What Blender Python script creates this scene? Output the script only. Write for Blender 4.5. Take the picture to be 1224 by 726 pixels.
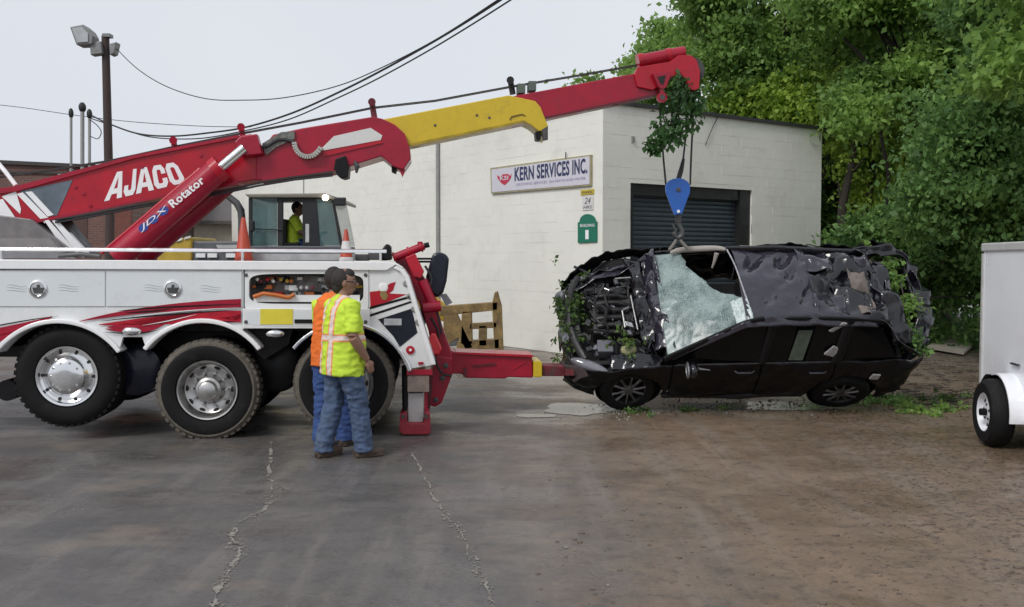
import bpy, bmesh, math, random
import numpy as np
from mathutils import Vector, Matrix, noise as mnoise
from mathutils.kdtree import KDTree

for o in list(bpy.data.objects): bpy.data.objects.remove(o)
S = bpy.context.scene
COL = S.collection
R = math.radians
random.seed(7)

# ------------------------------------------------------------------ camera
F = 1150.0; CX = 612.0; CY = 363.0; HOR = 311.0
CAM = Vector((0, 0, 1.85)); PITCH = math.atan((CY-HOR)/F)
cd = bpy.data.cameras.new('camera'); cam = bpy.data.objects.new('camera', cd); COL.objects.link(cam)
cam.location = CAM; cam.rotation_euler = (math.pi/2-PITCH, 0, 0)
cd.sensor_width = 36; cd.lens = F/1224*36; cd.clip_start = .1; cd.clip_end = 2000
S.camera = cam
# ------------------------------------------------------------------ sky, sun, exposure (overcast)
W = bpy.data.worlds.new('World'); S.world = W; W.use_nodes = True
nt = W.node_tree; nt.nodes.clear()
sky = nt.nodes.new('ShaderNodeTexSky'); sky.sky_type = 'NISHITA'; sky.sun_disc = False
sky.sun_elevation = R(48); sky.sun_rotation = R(232); sky.dust_density = 3; sky.air_density = 1.2
hs = nt.nodes.new('ShaderNodeHueSaturation'); hs.inputs['Saturation'].default_value = .35
mx = nt.nodes.new('ShaderNodeMix'); mx.data_type = 'RGBA'; mx.inputs[0].default_value = .9
tcw = nt.nodes.new('ShaderNodeTexCoord'); nzw = nt.nodes.new('ShaderNodeTexNoise'); crw = nt.nodes.new('ShaderNodeValToRGB')
nzw.inputs['Scale'].default_value = 1.6; nzw.inputs['Detail'].default_value = 3
crw.color_ramp.elements[0].position = .35; crw.color_ramp.elements[0].color = (.885, .915, .985, 1)
crw.color_ramp.elements[1].position = .7; crw.color_ramp.elements[1].color = (.985, .995, 1.02, 1)
mulw = nt.nodes.new('ShaderNodeMix'); mulw.data_type = 'RGBA'; mulw.blend_type = 'MULTIPLY'; mulw.inputs[0].default_value = 1
mulw.inputs[6].default_value = (7.35, 7.55, 7.8, 1)
bg = nt.nodes.new('ShaderNodeBackground'); bg.inputs['Strength'].default_value = .1
wo = nt.nodes.new('ShaderNodeOutputWorld')
nt.links.new(sky.outputs[0], hs.inputs['Color'])
nt.links.new(tcw.outputs['Generated'], nzw.inputs['Vector']); nt.links.new(nzw.outputs['Fac'], crw.inputs[0])
nt.links.new(crw.outputs[0], mulw.inputs[7])
nt.links.new(hs.outputs[0], mx.inputs[6]); nt.links.new(mulw.outputs[2], mx.inputs[7])
nt.links.new(mx.outputs[2], bg.inputs['Color']); nt.links.new(bg.outputs[0], wo.inputs[0])
ld = bpy.data.lights.new('sun', 'SUN'); sun = bpy.data.objects.new('sun', ld); COL.objects.link(sun)
ld.energy = 1.5; ld.angle = R(20); ld.color = (1, .975, .94)
sdir = Vector((-.54, -.66, .80)).normalized()
sun.rotation_euler = sdir.to_track_quat('Z', 'Y').to_euler(); sun.location = (-8, -8, 20)
vs = S.view_settings; vs.view_transform = 'Standard'; vs.look = 'None'; vs.exposure = .16; vs.gamma = 1; vs.use_curve_mapping = False

# ------------------------------------------------------------------ helpers
def ray(px, py):
    a = (px-CX)/F; b = (CY-py)/F; c, s = math.cos(PITCH), math.sin(PITCH)
    return Vector((a, c+b*s, -s+b*c))
def at(px, py, Y):
    r = ray(px, py); return CAM + r*(Y/r.y)
def ground_at(px, py, z=0):
    r = ray(px, py); return CAM + r*((z-CAM.z)/r.z)
class PL:                       # a vertical plane in the world; d is the depth behind it
    def __init__(s, o, ang):
        s.o = Vector(o); s.u = Vector((math.cos(ang), math.sin(ang), 0)); s.n = Vector((-math.sin(ang), math.cos(ang), 0))
    def pt(s, px, py, d=0):
        r = ray(px, py); return CAM + r*((s.o+s.n*d-CAM).dot(s.n)/r.dot(s.n))
Z = Vector((0, 0, 1))

class MB:
    def __init__(s): s.v = []; s.f = []
    def add(s, v, f):
        k = len(s.v); s.v += [Vector(p) for p in v]; s.f += [tuple(i+k for i in q) for q in f]; return s
    def prism(s, a, b):
        n = len(a); s.add(list(a)+list(b), [tuple(range(n-1, -1, -1)), tuple(range(n, 2*n))]+[(i, (i+1) % n, n+(i+1) % n, n+i) for i in range(n)]); return s
    def poly(s, pl, pts, d0, d1):
        a = [pl.pt(x, y, d0) for x, y in pts]; return s.prism(a, [p+pl.n*(d1-d0) for p in a])
    def box(s, c, size, ax=None):
        c = Vector(c); X, Y, Zz = ax or (Vector((1, 0, 0)), Vector((0, 1, 0)), Z)
        h = [q*.5 for q in size]
        a = [c+X*sx*h[0]+Y*sy*h[1]-Zz*h[2] for sx, sy in ((-1, -1), (1, -1), (1, 1), (-1, 1))]
        return s.prism(a, [p+Zz*size[2] for p in a])
    def boxpx(s, pl, x0, y0, x1, y1, d0, d1):
        return s.poly(pl, [(x0, y0), (x1, y0), (x1, y1), (x0, y1)], d0, d1)
    def tube(s, path, rad, n=8, cap=True, ell=None, up=None):
        path = [Vector(p) for p in path]; m = len(path)
        if not hasattr(rad, '__len__'): rad = [rad]*m
        k = len(s.v); prev = None
        for i, p in enumerate(path):
            t = (path[min(i+1, m-1)]-path[max(i-1, 0)]); t = t.normalized() if t.length > 1e-9 else Z
            if prev is None:
                a = Vector(up) if up else (Z if abs(t.z) < .9 else Vector((1, 0, 0)))
            else: a = prev
            a = (a-t*a.dot(t)); a = a.normalized() if a.length > 1e-6 else t.orthogonal().normalized(); prev = a; b = t.cross(a)
            e = 1 if ell is None else (ell[i] if hasattr(ell, '__len__') else ell)
            for j in range(n):
                w = 2*math.pi*j/n; s.v.append(p+a*math.cos(w)*rad[i]+b*math.sin(w)*rad[i]*e)
        for i in range(m-1):
            for j in range(n):
                s.f.append((k+i*n+j, k+i*n+(j+1) % n, k+(i+1)*n+(j+1) % n, k+(i+1)*n+j))
        if cap:
            s.f.append(tuple(k+j for j in range(n-1, -1, -1))); s.f.append(tuple(k+(m-1)*n+j for j in range(n)))
        return s
    def cyl(s, a, b, r, r1=None, n=16): return s.tube([a, b], [r, r if r1 is None else r1], n)
    def lathe(s, c, axis, prof, n=40):
        c = Vector(c); axis = Vector(axis).normalized(); a = axis.orthogonal().normalized(); b = axis.cross(a); k = len(s.v); m = len(prof)
        for r, h in prof:
            for j in range(n):
                w = 2*math.pi*j/n; s.v.append(c+axis*h+(a*math.cos(w)+b*math.sin(w))*max(r, 1e-4))
        for i in range(m-1):
            for j in range(n):
                s.f.append((k+i*n+j, k+i*n+(j+1) % n, k+(i+1)*n+(j+1) % n, k+(i+1)*n+j))
        return s
    def ball(s, c, r, n=12, m=8, ax=None):
        c = Vector(c); r = r if hasattr(r, '__len__') else (r, r, r); X, Y, Zz = ax or (Vector((1, 0, 0)), Vector((0, 1, 0)), Z)
        k = len(s.v)
        for i in range(m+1):
            t = math.pi*i/m
            for j in range(n):
                w = 2*math.pi*j/n; s.v.append(c+X*r[0]*math.sin(t)*math.cos(w)+Y*r[1]*math.sin(t)*math.sin(w)+Zz*r[2]*math.cos(t))
        for i in range(m):
            for j in range(n): s.f.append((k+i*n+j, k+i*n+(j+1) % n, k+(i+1)*n+(j+1) % n, k+(i+1)*n+j))
        return s
    def grid(s, fn, nu, nv, keep=None):
        k = len(s.v)
        for i in range(nu+1):
            for j in range(nv+1): s.v.append(Vector(fn(i/nu, j/nv)))
        for i in range(nu):
            for j in range(nv):
                if keep is None or keep((i+.5)/nu, (j+.5)/nv):
                    s.f.append((k+i*(nv+1)+j, k+(i+1)*(nv+1)+j, k+(i+1)*(nv+1)+j+1, k+i*(nv+1)+j+1))
        return s
    def build(s, name, mat, parent=None, smooth=False, bevel=0, solid=0, label=None, cat=None, group=None, kind=None, base=None, auto=True):
        me = bpy.data.meshes.new(name)
        xs = [p.x for p in s.v]; ys = [p.y for p in s.v]; zs = [p.z for p in s.v]
        c = Vector(base) if base is not None else Vector(((min(xs)+max(xs))/2, (min(ys)+max(ys))/2, min(zs)))
        me.from_pydata([p-c for p in s.v], [], s.f); me.update()
        bm = bmesh.new(); bm.from_mesh(me); bmesh.ops.remove_doubles(bm, verts=bm.verts, dist=1e-5)
        if auto: bmesh.ops.recalc_face_normals(bm, faces=bm.faces)
        bm.to_mesh(me); bm.free()
        return link(name, me, mat, parent, c, smooth, bevel, solid, label, cat, group, kind)
def wloc(o):
    p = Vector(o.location)
    while o.parent: o = o.parent; p = p+Vector(o.location)
    return p
def link(name, me, mat, parent, c, smooth=False, bevel=0, solid=0, label=None, cat=None, group=None, kind=None):
    o = bpy.data.objects.new(name, me); COL.objects.link(o)
    if mat and not me.materials: me.materials.append(mat)
    if parent is not None: o.parent = parent; o.location = c-wloc(parent)
    else: o.location = c
    if smooth:
        me.polygons.foreach_set('use_smooth', [True]*len(me.polygons))
        if smooth != 'all': me.set_sharp_from_angle(angle=R(40))
    if solid:
        m = o.modifiers.new('solid', 'SOLIDIFY'); m.thickness = solid; m.offset = 0
    if bevel:
        m = o.modifiers.new('bevel', 'BEVEL'); m.width = bevel; m.segments = 2; m.limit_method = 'ANGLE'; m.angle_limit = R(35)
    tag(o, label, cat, group, kind); return o
def tag(o, label=None, cat=None, group=None, kind=None):
    if label: o['label'] = label
    if cat: o['category'] = cat
    if group: o['group'] = group
    if kind: o['kind'] = kind
    return o
def empty(name, loc, label=None, cat=None, group=None, parent=None):
    o = bpy.data.objects.new(name, None); COL.objects.link(o); o.empty_display_size = .2
    if parent is not None: o.parent = parent; o.location = Vector(loc)-wloc(parent)
    else: o.location = loc
    return tag(o, label, cat, group)
def copy_tree(o, parent=None):
    c = o.copy(); COL.objects.link(c); c.parent = parent
    for ch in list(o.children): copy_tree(ch, c)
    return c

# materials
MATS = {}
def M(name, col, rough=.5, metal=0, var=.12, vscale=6, bump=0, bscale=40, coat=0, dirt=None, rvar=.12, spec=.5, emit=None, alpha=1, trans=0):
    if name in MATS: return MATS[name]
    m = bpy.data.materials.new(name); m.use_nodes = True; t = m.node_tree; N = t.nodes; L = t.links
    p = N['Principled BSDF']; p.inputs['Metallic'].default_value = metal; p.inputs['Coat Weight'].default_value = coat
    p.inputs['Coat Roughness'].default_value = .08; p.inputs['Specular IOR Level'].default_value = spec
    geo = N.new('ShaderNodeNewGeometry')
    nz = N.new('ShaderNodeTexNoise'); nz.inputs['Scale'].default_value = vscale; nz.inputs['Detail'].default_value = 6; nz.inputs['Roughness'].default_value = .65
    L.new(geo.outputs['Position'], nz.inputs['Vector'])
    cr = N.new('ShaderNodeValToRGB'); a, b = cr.color_ramp.elements
    a.position = .3; b.position = .7
    a.color = tuple(c*(1-var) for c in col)+(1,); b.color = tuple(min(1, c*(1+var)) for c in col)+(1,)
    L.new(nz.outputs['Fac'], cr.inputs[0]); out = cr.outputs[0]
    if dirt:                       # (colour, amount 0..1, scale)
        dc, am, sc = dirt
        n2 = N.new('ShaderNodeTexNoise'); n2.inputs['Scale'].default_value = sc; n2.inputs['Detail'].default_value = 8; n2.inputs['Roughness'].default_value = .7
        L.new(geo.outputs['Position'], n2.inputs['Vector'])
        mr = N.new('ShaderNodeMapRange'); mr.inputs[1].default_value = .62-.3*am; mr.inputs[2].default_value = .82-.2*am; mr.inputs[4].default_value = min(1, .35+am)
        L.new(n2.outputs['Fac'], mr.inputs[0])
        mi = N.new('ShaderNodeMix'); mi.data_type = 'RGBA'; mi.inputs[7].default_value = tuple(dc)+(1,)
        L.new(mr.outputs[0], mi.inputs[0]); L.new(out, mi.inputs[6]); out = mi.outputs[2]
    L.new(out, p.inputs['Base Color'])
    r2 = N.new('ShaderNodeMapRange'); r2.inputs[3].default_value = max(.02, rough-rvar); r2.inputs[4].default_value = min(1, rough+rvar)
    r2.inputs[1].default_value = .3; r2.inputs[2].default_value = .7
    L.new(nz.outputs['Fac'], r2.inputs[0]); L.new(r2.outputs[0], p.inputs['Roughness'])
    if bump:
        nb = N.new('ShaderNodeTexNoise'); nb.inputs['Scale'].default_value = bscale; nb.inputs['Detail'].default_value = 5
        L.new(geo.outputs['Position'], nb.inputs['Vector'])
        bp = N.new('ShaderNodeBump'); bp.inputs['Strength'].default_value = bump; bp.inputs['Distance'].default_value = .01
        L.new(nb.outputs['Fac'], bp.inputs['Height']); L.new(bp.outputs[0], p.inputs['Normal'])
    if emit: p.inputs['Emission Color'].default_value = tuple(emit[:3])+(1,); p.inputs['Emission Strength'].default_value = emit[3]
    p.inputs['Transmission Weight'].default_value = trans
    p.inputs['Alpha'].default_value = alpha
    MATS[name] = m; return m

DUST = (.23, .19, .15)
white = M('white_paint', (.78, .79, .79), .28, coat=.5, var=.04, dirt=((.42, .40, .37), .12, 2.5))
white_trim = M('white_trim', (.86, .86, .86), .3, coat=.3, var=.04)
red = M('red_paint', (.34, .006, .028), .34, coat=.2, spec=.35, var=.18, vscale=3, dirt=((.14, .022, .03), .26, 5), bump=.08)
red_b = M('red_bright', (.42, .007, .022), .32, coat=.2, spec=.35, var=.14, vscale=4, dirt=((.17, .02, .03), .2, 6))
yellow = M('yellow_paint', (.62, .44, .015), .4, coat=.2, var=.1, dirt=((.25, .17, .03), .28, 6))
black = M('black_paint', (.007, .007, .008), .45, var=.2, spec=.25)
navy = M('navy_paint', (.009, .011, .022), .32, coat=.2, var=.2, spec=.3)
rubber = M('tyre_rubber', (.0085, .0085, .009), .7, var=.3, bump=.15, spec=.22, dirt=((.045, .04, .036), .16, 5))
rubber_mud = M('muddy_tread', (.12, .105, .085), .9, var=.35, vscale=12, bump=.4, bscale=30)
chrome = M('polished_aluminium', (.80, .80, .80), .16, metal=1, var=.06, rvar=.08)
alu = M('brushed_aluminium', (.52, .51, .50), .34, metal=1, var=.15, dirt=((.25, .23, .20), .3, 9))
steel = M('dark_steel', (.10, .10, .10), .5, metal=.6, var=.3, dirt=(DUST, .15, 8))
grey_paint = M('grey_paint', (.26, .26, .27), .4, metal=.3, var=.15)
rope = M('wire_rope', (.045, .045, .045), .6, metal=.4, var=.3)
cable = M('cable_black', (.02, .02, .022), .6)
def spline(P, n=10):
    o = []
    for i in range(len(P)-1):
        a, b, c, d = P[max(i-1, 0)], P[i], P[i+1], P[min(i+2, len(P)-1)]
        for k in range(n):
            t = k/n; o.append(.5*((2*b)+(c-a)*t+(2*a-5*b+4*c-d)*t*t+(3*b-a-3*c+d)*t**3))
    return o+[P[-1]]
# ------------------------------------------------------------------ ground
def gh(x, y):
    m = min(1, max(0, (x-3.0)/2.0))*min(1, max(0, (10.2-y)/2.5))*min(1, max(0, y-2))
    k = mnoise.noise(Vector((x*5.5, y*4.5, 3)))+.6*mnoise.noise(Vector((x*13, y*12, 9)))
    h = .034*m*k
    mm = min(1, max(0, (x-.3)/1.0))*min(1, max(0, (16-y)/3))
    h += .004*mm*mnoise.noise(Vector((x*9, y*7, 1)))
    for x0, sl, w in ((1.25, .22, .10), (2.25, .30, .10), (.55, .02, .12)):
        u = (x-(x0+sl*(8.5-y)))/w
        if abs(u) < 2.5 and y < 11: h += mm*(-.010*math.exp(-u*u)+.006*math.exp(-(abs(u)-1.4)**2*4))*min(1, (11-y))
    return h-.004
def axis(a, b, step, far, grow=1.35):
    v = list(np.arange(a, b+1e-6, step)); s = step; lo = a; hi = b; pre = []; post = []
    while lo > -far: s *= grow; lo -= s; pre.append(lo)
    s = step
    while hi < far: s *= grow; hi += s; post.append(hi)
    return pre[::-1]+v+post
gx = axis(-6, 7.2, .05, 260); gy = axis(3.2, 12.5, .05, 320)
gv = [(x, y, gh(x, y) if (-.5 < x < 8 and 2 < y < 17) else -.004) for y in gy for x in gx]
nx = len(gx); gf = [(j*nx+i, j*nx+i+1, (j+1)*nx+i+1, (j+1)*nx+i) for j in range(len(gy)-1) for i in range(nx-1)]
me = bpy.data.meshes.new('ground'); me.from_pydata(gv, [], gf); me.update()
def ground_mat():
    m = bpy.data.materials.new('asphalt_and_mud'); m.use_nodes = True; t = m.node_tree; N = t.nodes; L = t.links; p = N['Principled BSDF']
    geo = N.new('ShaderNodeNewGeometry'); sep = N.new('ShaderNodeSeparateXYZ'); L.new(geo.outputs['Position'], sep.inputs[0])
    def noise(sc, det=6, scale=None, rough=.6):
        n = N.new('ShaderNodeTexNoise'); n.inputs['Scale'].default_value = sc; n.inputs['Detail'].default_value = det; n.inputs['Roughness'].default_value = rough
        if scale:
            mp = N.new('ShaderNodeMapping'); mp.inputs['Scale'].default_value = scale; mp.inputs['Rotation'].default_value = (0, 0, R(14)); L.new(geo.outputs['Position'], mp.inputs[0]); L.new(mp.outputs[0], n.inputs['Vector'])
        else: L.new(geo.outputs['Position'], n.inputs['Vector'])
        return n.outputs['Fac']
    def math_(op, a, b=None, c=None):
        n = N.new('ShaderNodeMath'); n.operation = op
        for i, q in enumerate((a, b, c)):
            if q is None: continue
            if isinstance(q, (int, float)): n.inputs[i].default_value = q
            else: L.new(q, n.inputs[i])
        return n.outputs[0]
    def mr(v, a, b, c=0, d=1):
        n = N.new('ShaderNodeMapRange'); n.interpolation_type = 'SMOOTHSTEP'
        for i, q in enumerate((a, b, c, d)): n.inputs[i+1].default_value = q
        L.new(v, n.inputs[0]); return n.outputs[0]
    def ramp(v, c0, c1, p0=.3, p1=.7):
        n = N.new('ShaderNodeValToRGB'); e = n.color_ramp.elements; e[0].position = p0; e[1].position = p1; e[0].color = c0+(1,); e[1].color = c1+(1,); L.new(v, n.inputs[0]); return n.outputs[0]
    def mix(f, a, b):
        n = N.new('ShaderNodeMix'); n.data_type = 'RGBA'
        if isinstance(f, float): n.inputs[0].default_value = f
        else: L.new(f, n.inputs[0])
        for i, q in ((6, a), (7, b)):
            if isinstance(q, tuple): n.inputs[i].default_value = q+(1,)
            else: L.new(q, n.inputs[i])
        return n.outputs[2]
    big = noise(.55, 5); med = noise(2.6, 8, rough=.7); fine = noise(38, 6, rough=.75); grit = noise(130, 3); streak = noise(1.0, 6, (3.2, .35, 1)); track = noise(1.0, 4, (9.0, .22, 1), .7); blot = noise(7, 7, rough=.78)
    asph = mix(mr(fine, .40, .78, 0, .8), ramp(med, (.080, .075, .073), (.128, .119, .114)), (.158, .147, .139))
    asph = mix(mr(streak, .48, .70, 0, .75), asph, (.185, .166, .152))
    asph = mix(mr(big, .50, .66, 0, .65), asph, (.066, .063, .063)); asph = mix(mr(noise(.42, 5, (1, 2.2, 1)), .52, .66, 0, .55), asph, (.19, .172, .158))
    asph = mix(mr(track, .58, .72, 0, .22), asph, (.20, .18, .165)); asph = mix(mr(blot, .50, .64, 0, .45), asph, (.062, .058, .056))
    tan = noise(.8, 6, (1, 1.8, 1))
    asph = mix(mr(tan, .56, .70, 0, .65), asph, (.20, .165, .13))
    mud = ramp(med, (.160, .110, .073), (.240, .170, .116))
    mud = mix(mr(streak, .46, .68, 0, .75), mud, (.215, .172, .136))
    mud = mix(mr(fine, .45, .72, 0, .5), mud, (.082, .060, .045))
    mud = mix(mr(track, .54, .70, 0, .45), mud, (.265, .20, .148))
    mud = mix(mr(blot, .50, .62, 0, .6), mud, (.085, .064, .050))
    lump = math_('MULTIPLY', mr(noise(17, 6, rough=.75), .52, .60), mr(math_('ADD', sep.outputs[0], math_('MULTIPLY', big, 3)), 3.6, 5.4)); mud = mix(lump, mud, (.058, .044, .035))
    # mud lies to the right of a wandering line
    xx = math_('ADD', sep.outputs[0], math_('MULTIPLY', math_('SUBTRACT', med, .5), 1.8))
    xx = math_('ADD', xx, math_('MULTIPLY', math_('SUBTRACT', big, .5), 2.4))
    xx = math_('ADD', xx, math_('MULTIPLY', sep.outputs[1], .05))
    mask = mr(xx, -.3, 2.2)
    col = mix(mask, asph, mud)
    # dry pale concrete far behind
    far = mr(sep.outputs[1], 13, 18, 0, .55)
    col = mix(far, col, (.165, .145, .125))
    L.new(col, p.inputs['Base Color'])
    wet = mr(noise(.7, 5, (1, 1.6, 1)), .40, .60); ro = math_('ADD', math_('MULTIPLY', wet, .36), .15); ro = math_('ADD', ro, math_('MULTIPLY', fine, .14))
    L.new(ro, p.inputs['Roughness']); p.inputs['Specular IOR Level'].default_value = .4
    h = math_('ADD', math_('MULTIPLY', fine, .6), math_('MULTIPLY', grit, .35)); h = math_('ADD', h, math_('MULTIPLY', med, 1.5))
    bp = N.new('ShaderNodeBump'); bp.inputs['Strength'].default_value = .40; bp.inputs['Distance'].default_value = .012; L.new(h, bp.inputs['Height']); L.new(bp.outputs[0], p.inputs['Normal'])
    return m
GROUND = ground_mat()
ground = link('ground', me, GROUND, None, Vector((0, 0, 0)), smooth='all', kind='structure')
# worn pale sealed cracks
crack_m = M('crack_fill', (.235, .215, .19), .8, var=.35, vscale=25, bump=.3)
def crack(pts, w, dens, name='pavement_crack', seed=1):
    rnd = random.Random(seed); mb = MB(); P = spline([ground_at(x, y) for x, y in pts], 30); n = len(P); on = True
    gz_ = lambda p: Vector((p.x, p.y, (gh(p.x, p.y) if p.x > -.5 else -.004)+.0042))
    A = []; B = []
    for i, p in enumerate(P):
        t = (P[min(i+1, n-1)]-P[max(i-1, 0)]).normalized(); nn = Vector((-t.y, t.x, 0))
        j = .03*mnoise.noise(Vector((i*.11, seed*3.1, 0)))+.012*mnoise.noise(Vector((i*.5, seed*3.1, 4)))
        ww = w*max(.08, .55+1.3*mnoise.noise(Vector((i*.16, seed*1.7, 2)))+.8*mnoise.noise(Vector((i*.7, seed, 7))))
        A.append(gz_(p+nn*(j+ww*.5*rnd.uniform(.6, 1.3)))); B.append(gz_(p+nn*(j-ww*.5*rnd.uniform(.6, 1.3))))
    for i in range(n-1):
        if mnoise.noise(Vector((i*.13, seed*5.3, 9)))+.5*mnoise.noise(Vector((i*.6, seed, 1))) < (.5-dens)*.9: continue
        mb.add([A[i], A[i+1], B[i+1], B[i]], [(0, 1, 2, 3)])
    return mb.build(name, crack_m, kind='structure')
def flakes(pts, n, spread, seed):
    rnd = random.Random(seed); mb = MB(); P = spline([ground_at(x, y) for x, y in pts], 20)
    for i in range(n):
        c = rnd.choice(P)+Vector((rnd.gauss(0, spread), rnd.gauss(0, spread*1.4), 0)); r = abs(rnd.gauss(0, .005))+.002; k = rnd.randint(4, 7); a0 = rnd.uniform(0, 6)
        if mnoise.noise(Vector((c.x*2.2, c.y*2.2, seed))) < -.1: continue
        z = (gh(c.x, c.y) if c.x > -.5 else -.004)+.0045
        mb.add([Vector((c.x+r*rnd.uniform(.5, 1.4)*math.cos(a0+6.283*q/k), c.y+r*1.6*rnd.uniform(.5, 1.4)*math.sin(a0+6.283*q/k), z)) for q in range(k)], [tuple(range(k))])
    mb.build('crack_chips', crack_m, kind='structure')
crack([(326, 528), (322, 560), (324, 585), (318, 607), (290, 622), (278, 640), (288, 658), (268, 690), (255, 726)], .034, .78, seed=2)
flakes([(326, 528), (322, 560), (324, 585), (318, 607), (290, 622), (278, 640), (288, 658), (268, 690), (255, 726)], 520, .030, 12); flakes([(325, 580), (345, 585), (372, 590)], 110, .02, 13); flakes([(490, 540), (505, 560), (514, 585), (530, 612), (548, 632), (560, 660), (575, 690), (590, 722)], 220, .018, 14); flakes([(640, 610), (662, 640), (690, 670), (735, 718)], 70, .02, 15)
crack([(325, 580), (345, 585), (372, 590), (410, 592)], .018, .5, seed=3)
crack([(318, 603), (285, 605)], .018, .5, seed=4)
crack([(490, 540), (505, 560), (514, 585), (530, 612), (548, 632), (560, 660), (575, 690), (590, 722)], .020, .66, seed=5)
crack([(560, 530), (600, 580), (640, 610), (662, 640), (690, 670), (735, 718)], .011, .35, seed=6)
crack([(480, 494), (560, 492), (640, 487), (700, 482)], .02, .5, seed=8)
crack([(130, 548), (200, 546), (262, 548)], .014, .35, seed=7)
# broken glass and washed-out mud around the wreck
rnd = random.Random(11)
gm = M('glass_crumbs', (.40, .44, .39), .3, var=.3, vscale=60)
mb = MB()
for i in range(160):
    px = rnd.gauss(740, 24); py = rnd.gauss(489, 4.5)
    if rnd.random() < .2: px = rnd.uniform(640, 1010); py = rnd.gauss(491, 5)
    c = ground_at(px, py); r = rnd.uniform(.003, .008)
    mb.box((c.x, c.y, gh(c.x, c.y)+r*.6), (r*2, r*2, r*1.4), (Vector((math.cos(i), math.sin(i), 0)), Vector((-math.sin(i), math.cos(i), 0)), Z))
mb.build('glass_crumbs', gm, kind='stuff', label='pale greenish crumbs of broken glass strewn under the wreck', cat='glass')
wat = M('puddle_water', (.20, .185, .15), .10, var=.15, vscale=5, spec=.6, rvar=.03)
def puddle(px, py, rx, ry, seed):
    mb = MB(); c = ground_at(px, py); ring = []
    for q in range(48):
        th = 2*math.pi*q/48; k = 1+.45*mnoise.noise(Vector((math.cos(th)*1.6, math.sin(th)*1.6, seed)))+.15*mnoise.noise(Vector((math.cos(th)*5, math.sin(th)*5, seed)))
        ring.append(Vector((c.x+math.cos(th)*rx*k, c.y+math.sin(th)*ry*k, .0008)))
    mb.add(ring, [tuple(range(48))]); mb.build('puddle', wat, kind='structure')
puddle(690, 489, .46, .46, 5); puddle(905, 485, 1.0, .3, 3); puddle(640, 497, .28, .12, 8)
# clods and pebbles in the mud
clod = M('mud_clod', (.13, .10, .078), .9, var=.4, vscale=30)
mb = MB()
for i in range(900):
    px = rnd.uniform(640, 1224); py = rnd.uniform(488, 726)
    if rnd.random() < .62: px = rnd.gauss(1100, 90); py = rnd.gauss(620, 45)
    if not (600 < px < 1260 and 486 < py < 735): continue
    c = ground_at(px, py); r = abs(rnd.gauss(0, .006))+.002
    mb.ball((c.x, c.y, gh(c.x, c.y)+r*.2), (r*rnd.uniform(.8, 2.2), r*rnd.uniform(.8, 1.6), r*.6), 5, 3)
mb.build('mud_clods', clod, kind='stuff', label='small dark mud clods scattered on the brown ground', cat='mud')

# ------------------------------------------------------------------ white block warehouse
A0 = R(35.4); C0 = Vector((1.69, 18.0, 0)); dR = Vector((math.cos(A0), math.sin(A0), 0)); dL = Vector((-dR.y, dR.x, 0))
PWR = PL(C0, A0); PWL = PL(C0, A0-math.pi/2)
WH = 4.76; LR = 6.46; LL = 20.2
cream = M('cream_block_paint', (.80, .79, .725), .72, var=.035, vscale=1.2, bump=.25, bscale=22, dirt=((.60, .58, .50), .24, 1.4))
cream2 = M('cream_block_paint_side', (.80, .79, .725), .72, var=.035, vscale=1.2, bump=.25, bscale=22, dirt=((.60, .58, .50), .24, 1.4))
wh = empty('warehouse', C0, 'white painted concrete block warehouse with dark roll up door', 'building')
OP = (.695, 4.15, 3.32)            # door opening along the right wall
mb = MB(); th = .25; out = .0028
def wallbox(mb, o, d, n, a, b, z0, z1, p0, p1):
    q = [o+d*a+n*p0, o+d*b+n*p0, o+d*b+n*p1, o+d*a+n*p1]
    mb.prism([p+Z*z0 for p in q], [p+Z*z1 for p in q])
nR = PWR.n; nL = PWL.n
for a, b, z0, z1 in ((0, OP[0], 0, WH), (OP[1], LR, 0, WH), (OP[0], OP[1], OP[2], WH)): wallbox(mb, C0, dR, nR, a, b, z0, z1, out, th)
wr = mb.build('front_wall', cream, wh, base=C0)
mb = MB(); wallbox(mb, C0, dL, nL, .26, LL, 0, WH, out, th); wallbox(mb, C0+dL*LL, dR, nR, 0, LR, 0, WH, -.25, 0); wallbox(mb, C0+dR*LR, dL, nL, .26, LL, 0, WH, -.25, 0)
wl = mb.build('side_wall', cream2, wh, base=C0)
bm_ = MB(); bm_.box((.1965, .01, .0965), (.393, .02, .193)); bmesh_block = None
bo = bm_.build('block', cream, wr, bevel=0, base=(0, 0, 0)); blk = bo.data; bpy.data.objects.remove(bo)
rows = int(WH/.2)+1
bl = MB()
for r in range(rows):
    z0 = r*.2+.005; zh = min(.19, WH-z0-.001)
    if zh < .03: continue
    off = -.2*(r % 2)
    for i in range(int(LL/.4)+2):
        for side in (0, 1):
            a = off+i*.4+.005; b = a+.39; ln = (LR, LL)[side]
            a = max(a, .004); b = min(b, ln)
            if side == 0 and z0+.1 < OP[2]:
                if a >= OP[0] and b <= OP[1]: continue
                if a < OP[0] < b: b = OP[0]
                elif a < OP[1] < b: a = OP[1]
            if b-a < .05: continue
            if side == 0:
                o = bpy.data.objects.new('block', blk); COL.objects.link(o); o.parent = wr
                o.location = dR*a+Z*z0+nR*(random.uniform(-.0015, .0015)); o.rotation_euler = (0, 0, A0); o.scale = ((b-a)/.39, 1, zh/.19)
            else:
                j = random.uniform(-.002, .002); wallbox(bl, C0, dL, nL, max(a, .022), b, z0, z0+zh, j, .02)
bl.build('blocks', cream2, wl, kind='stuff')
fas = M('roof_flashing', (.03, .03, .032), .5, var=.3)
mb = MB(); wallbox(mb, C0, dR, nR, -.05, LR+.06, WH+.002, WH+.07, -.06, .3); mb.build('roof_edge', fas, wh)
mb = MB(); wallbox(mb, C0, dL, nL, .31, LL, WH+.004, WH+.09, -.05, .3); mb.build('roof_edge', fas, wh)
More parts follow.
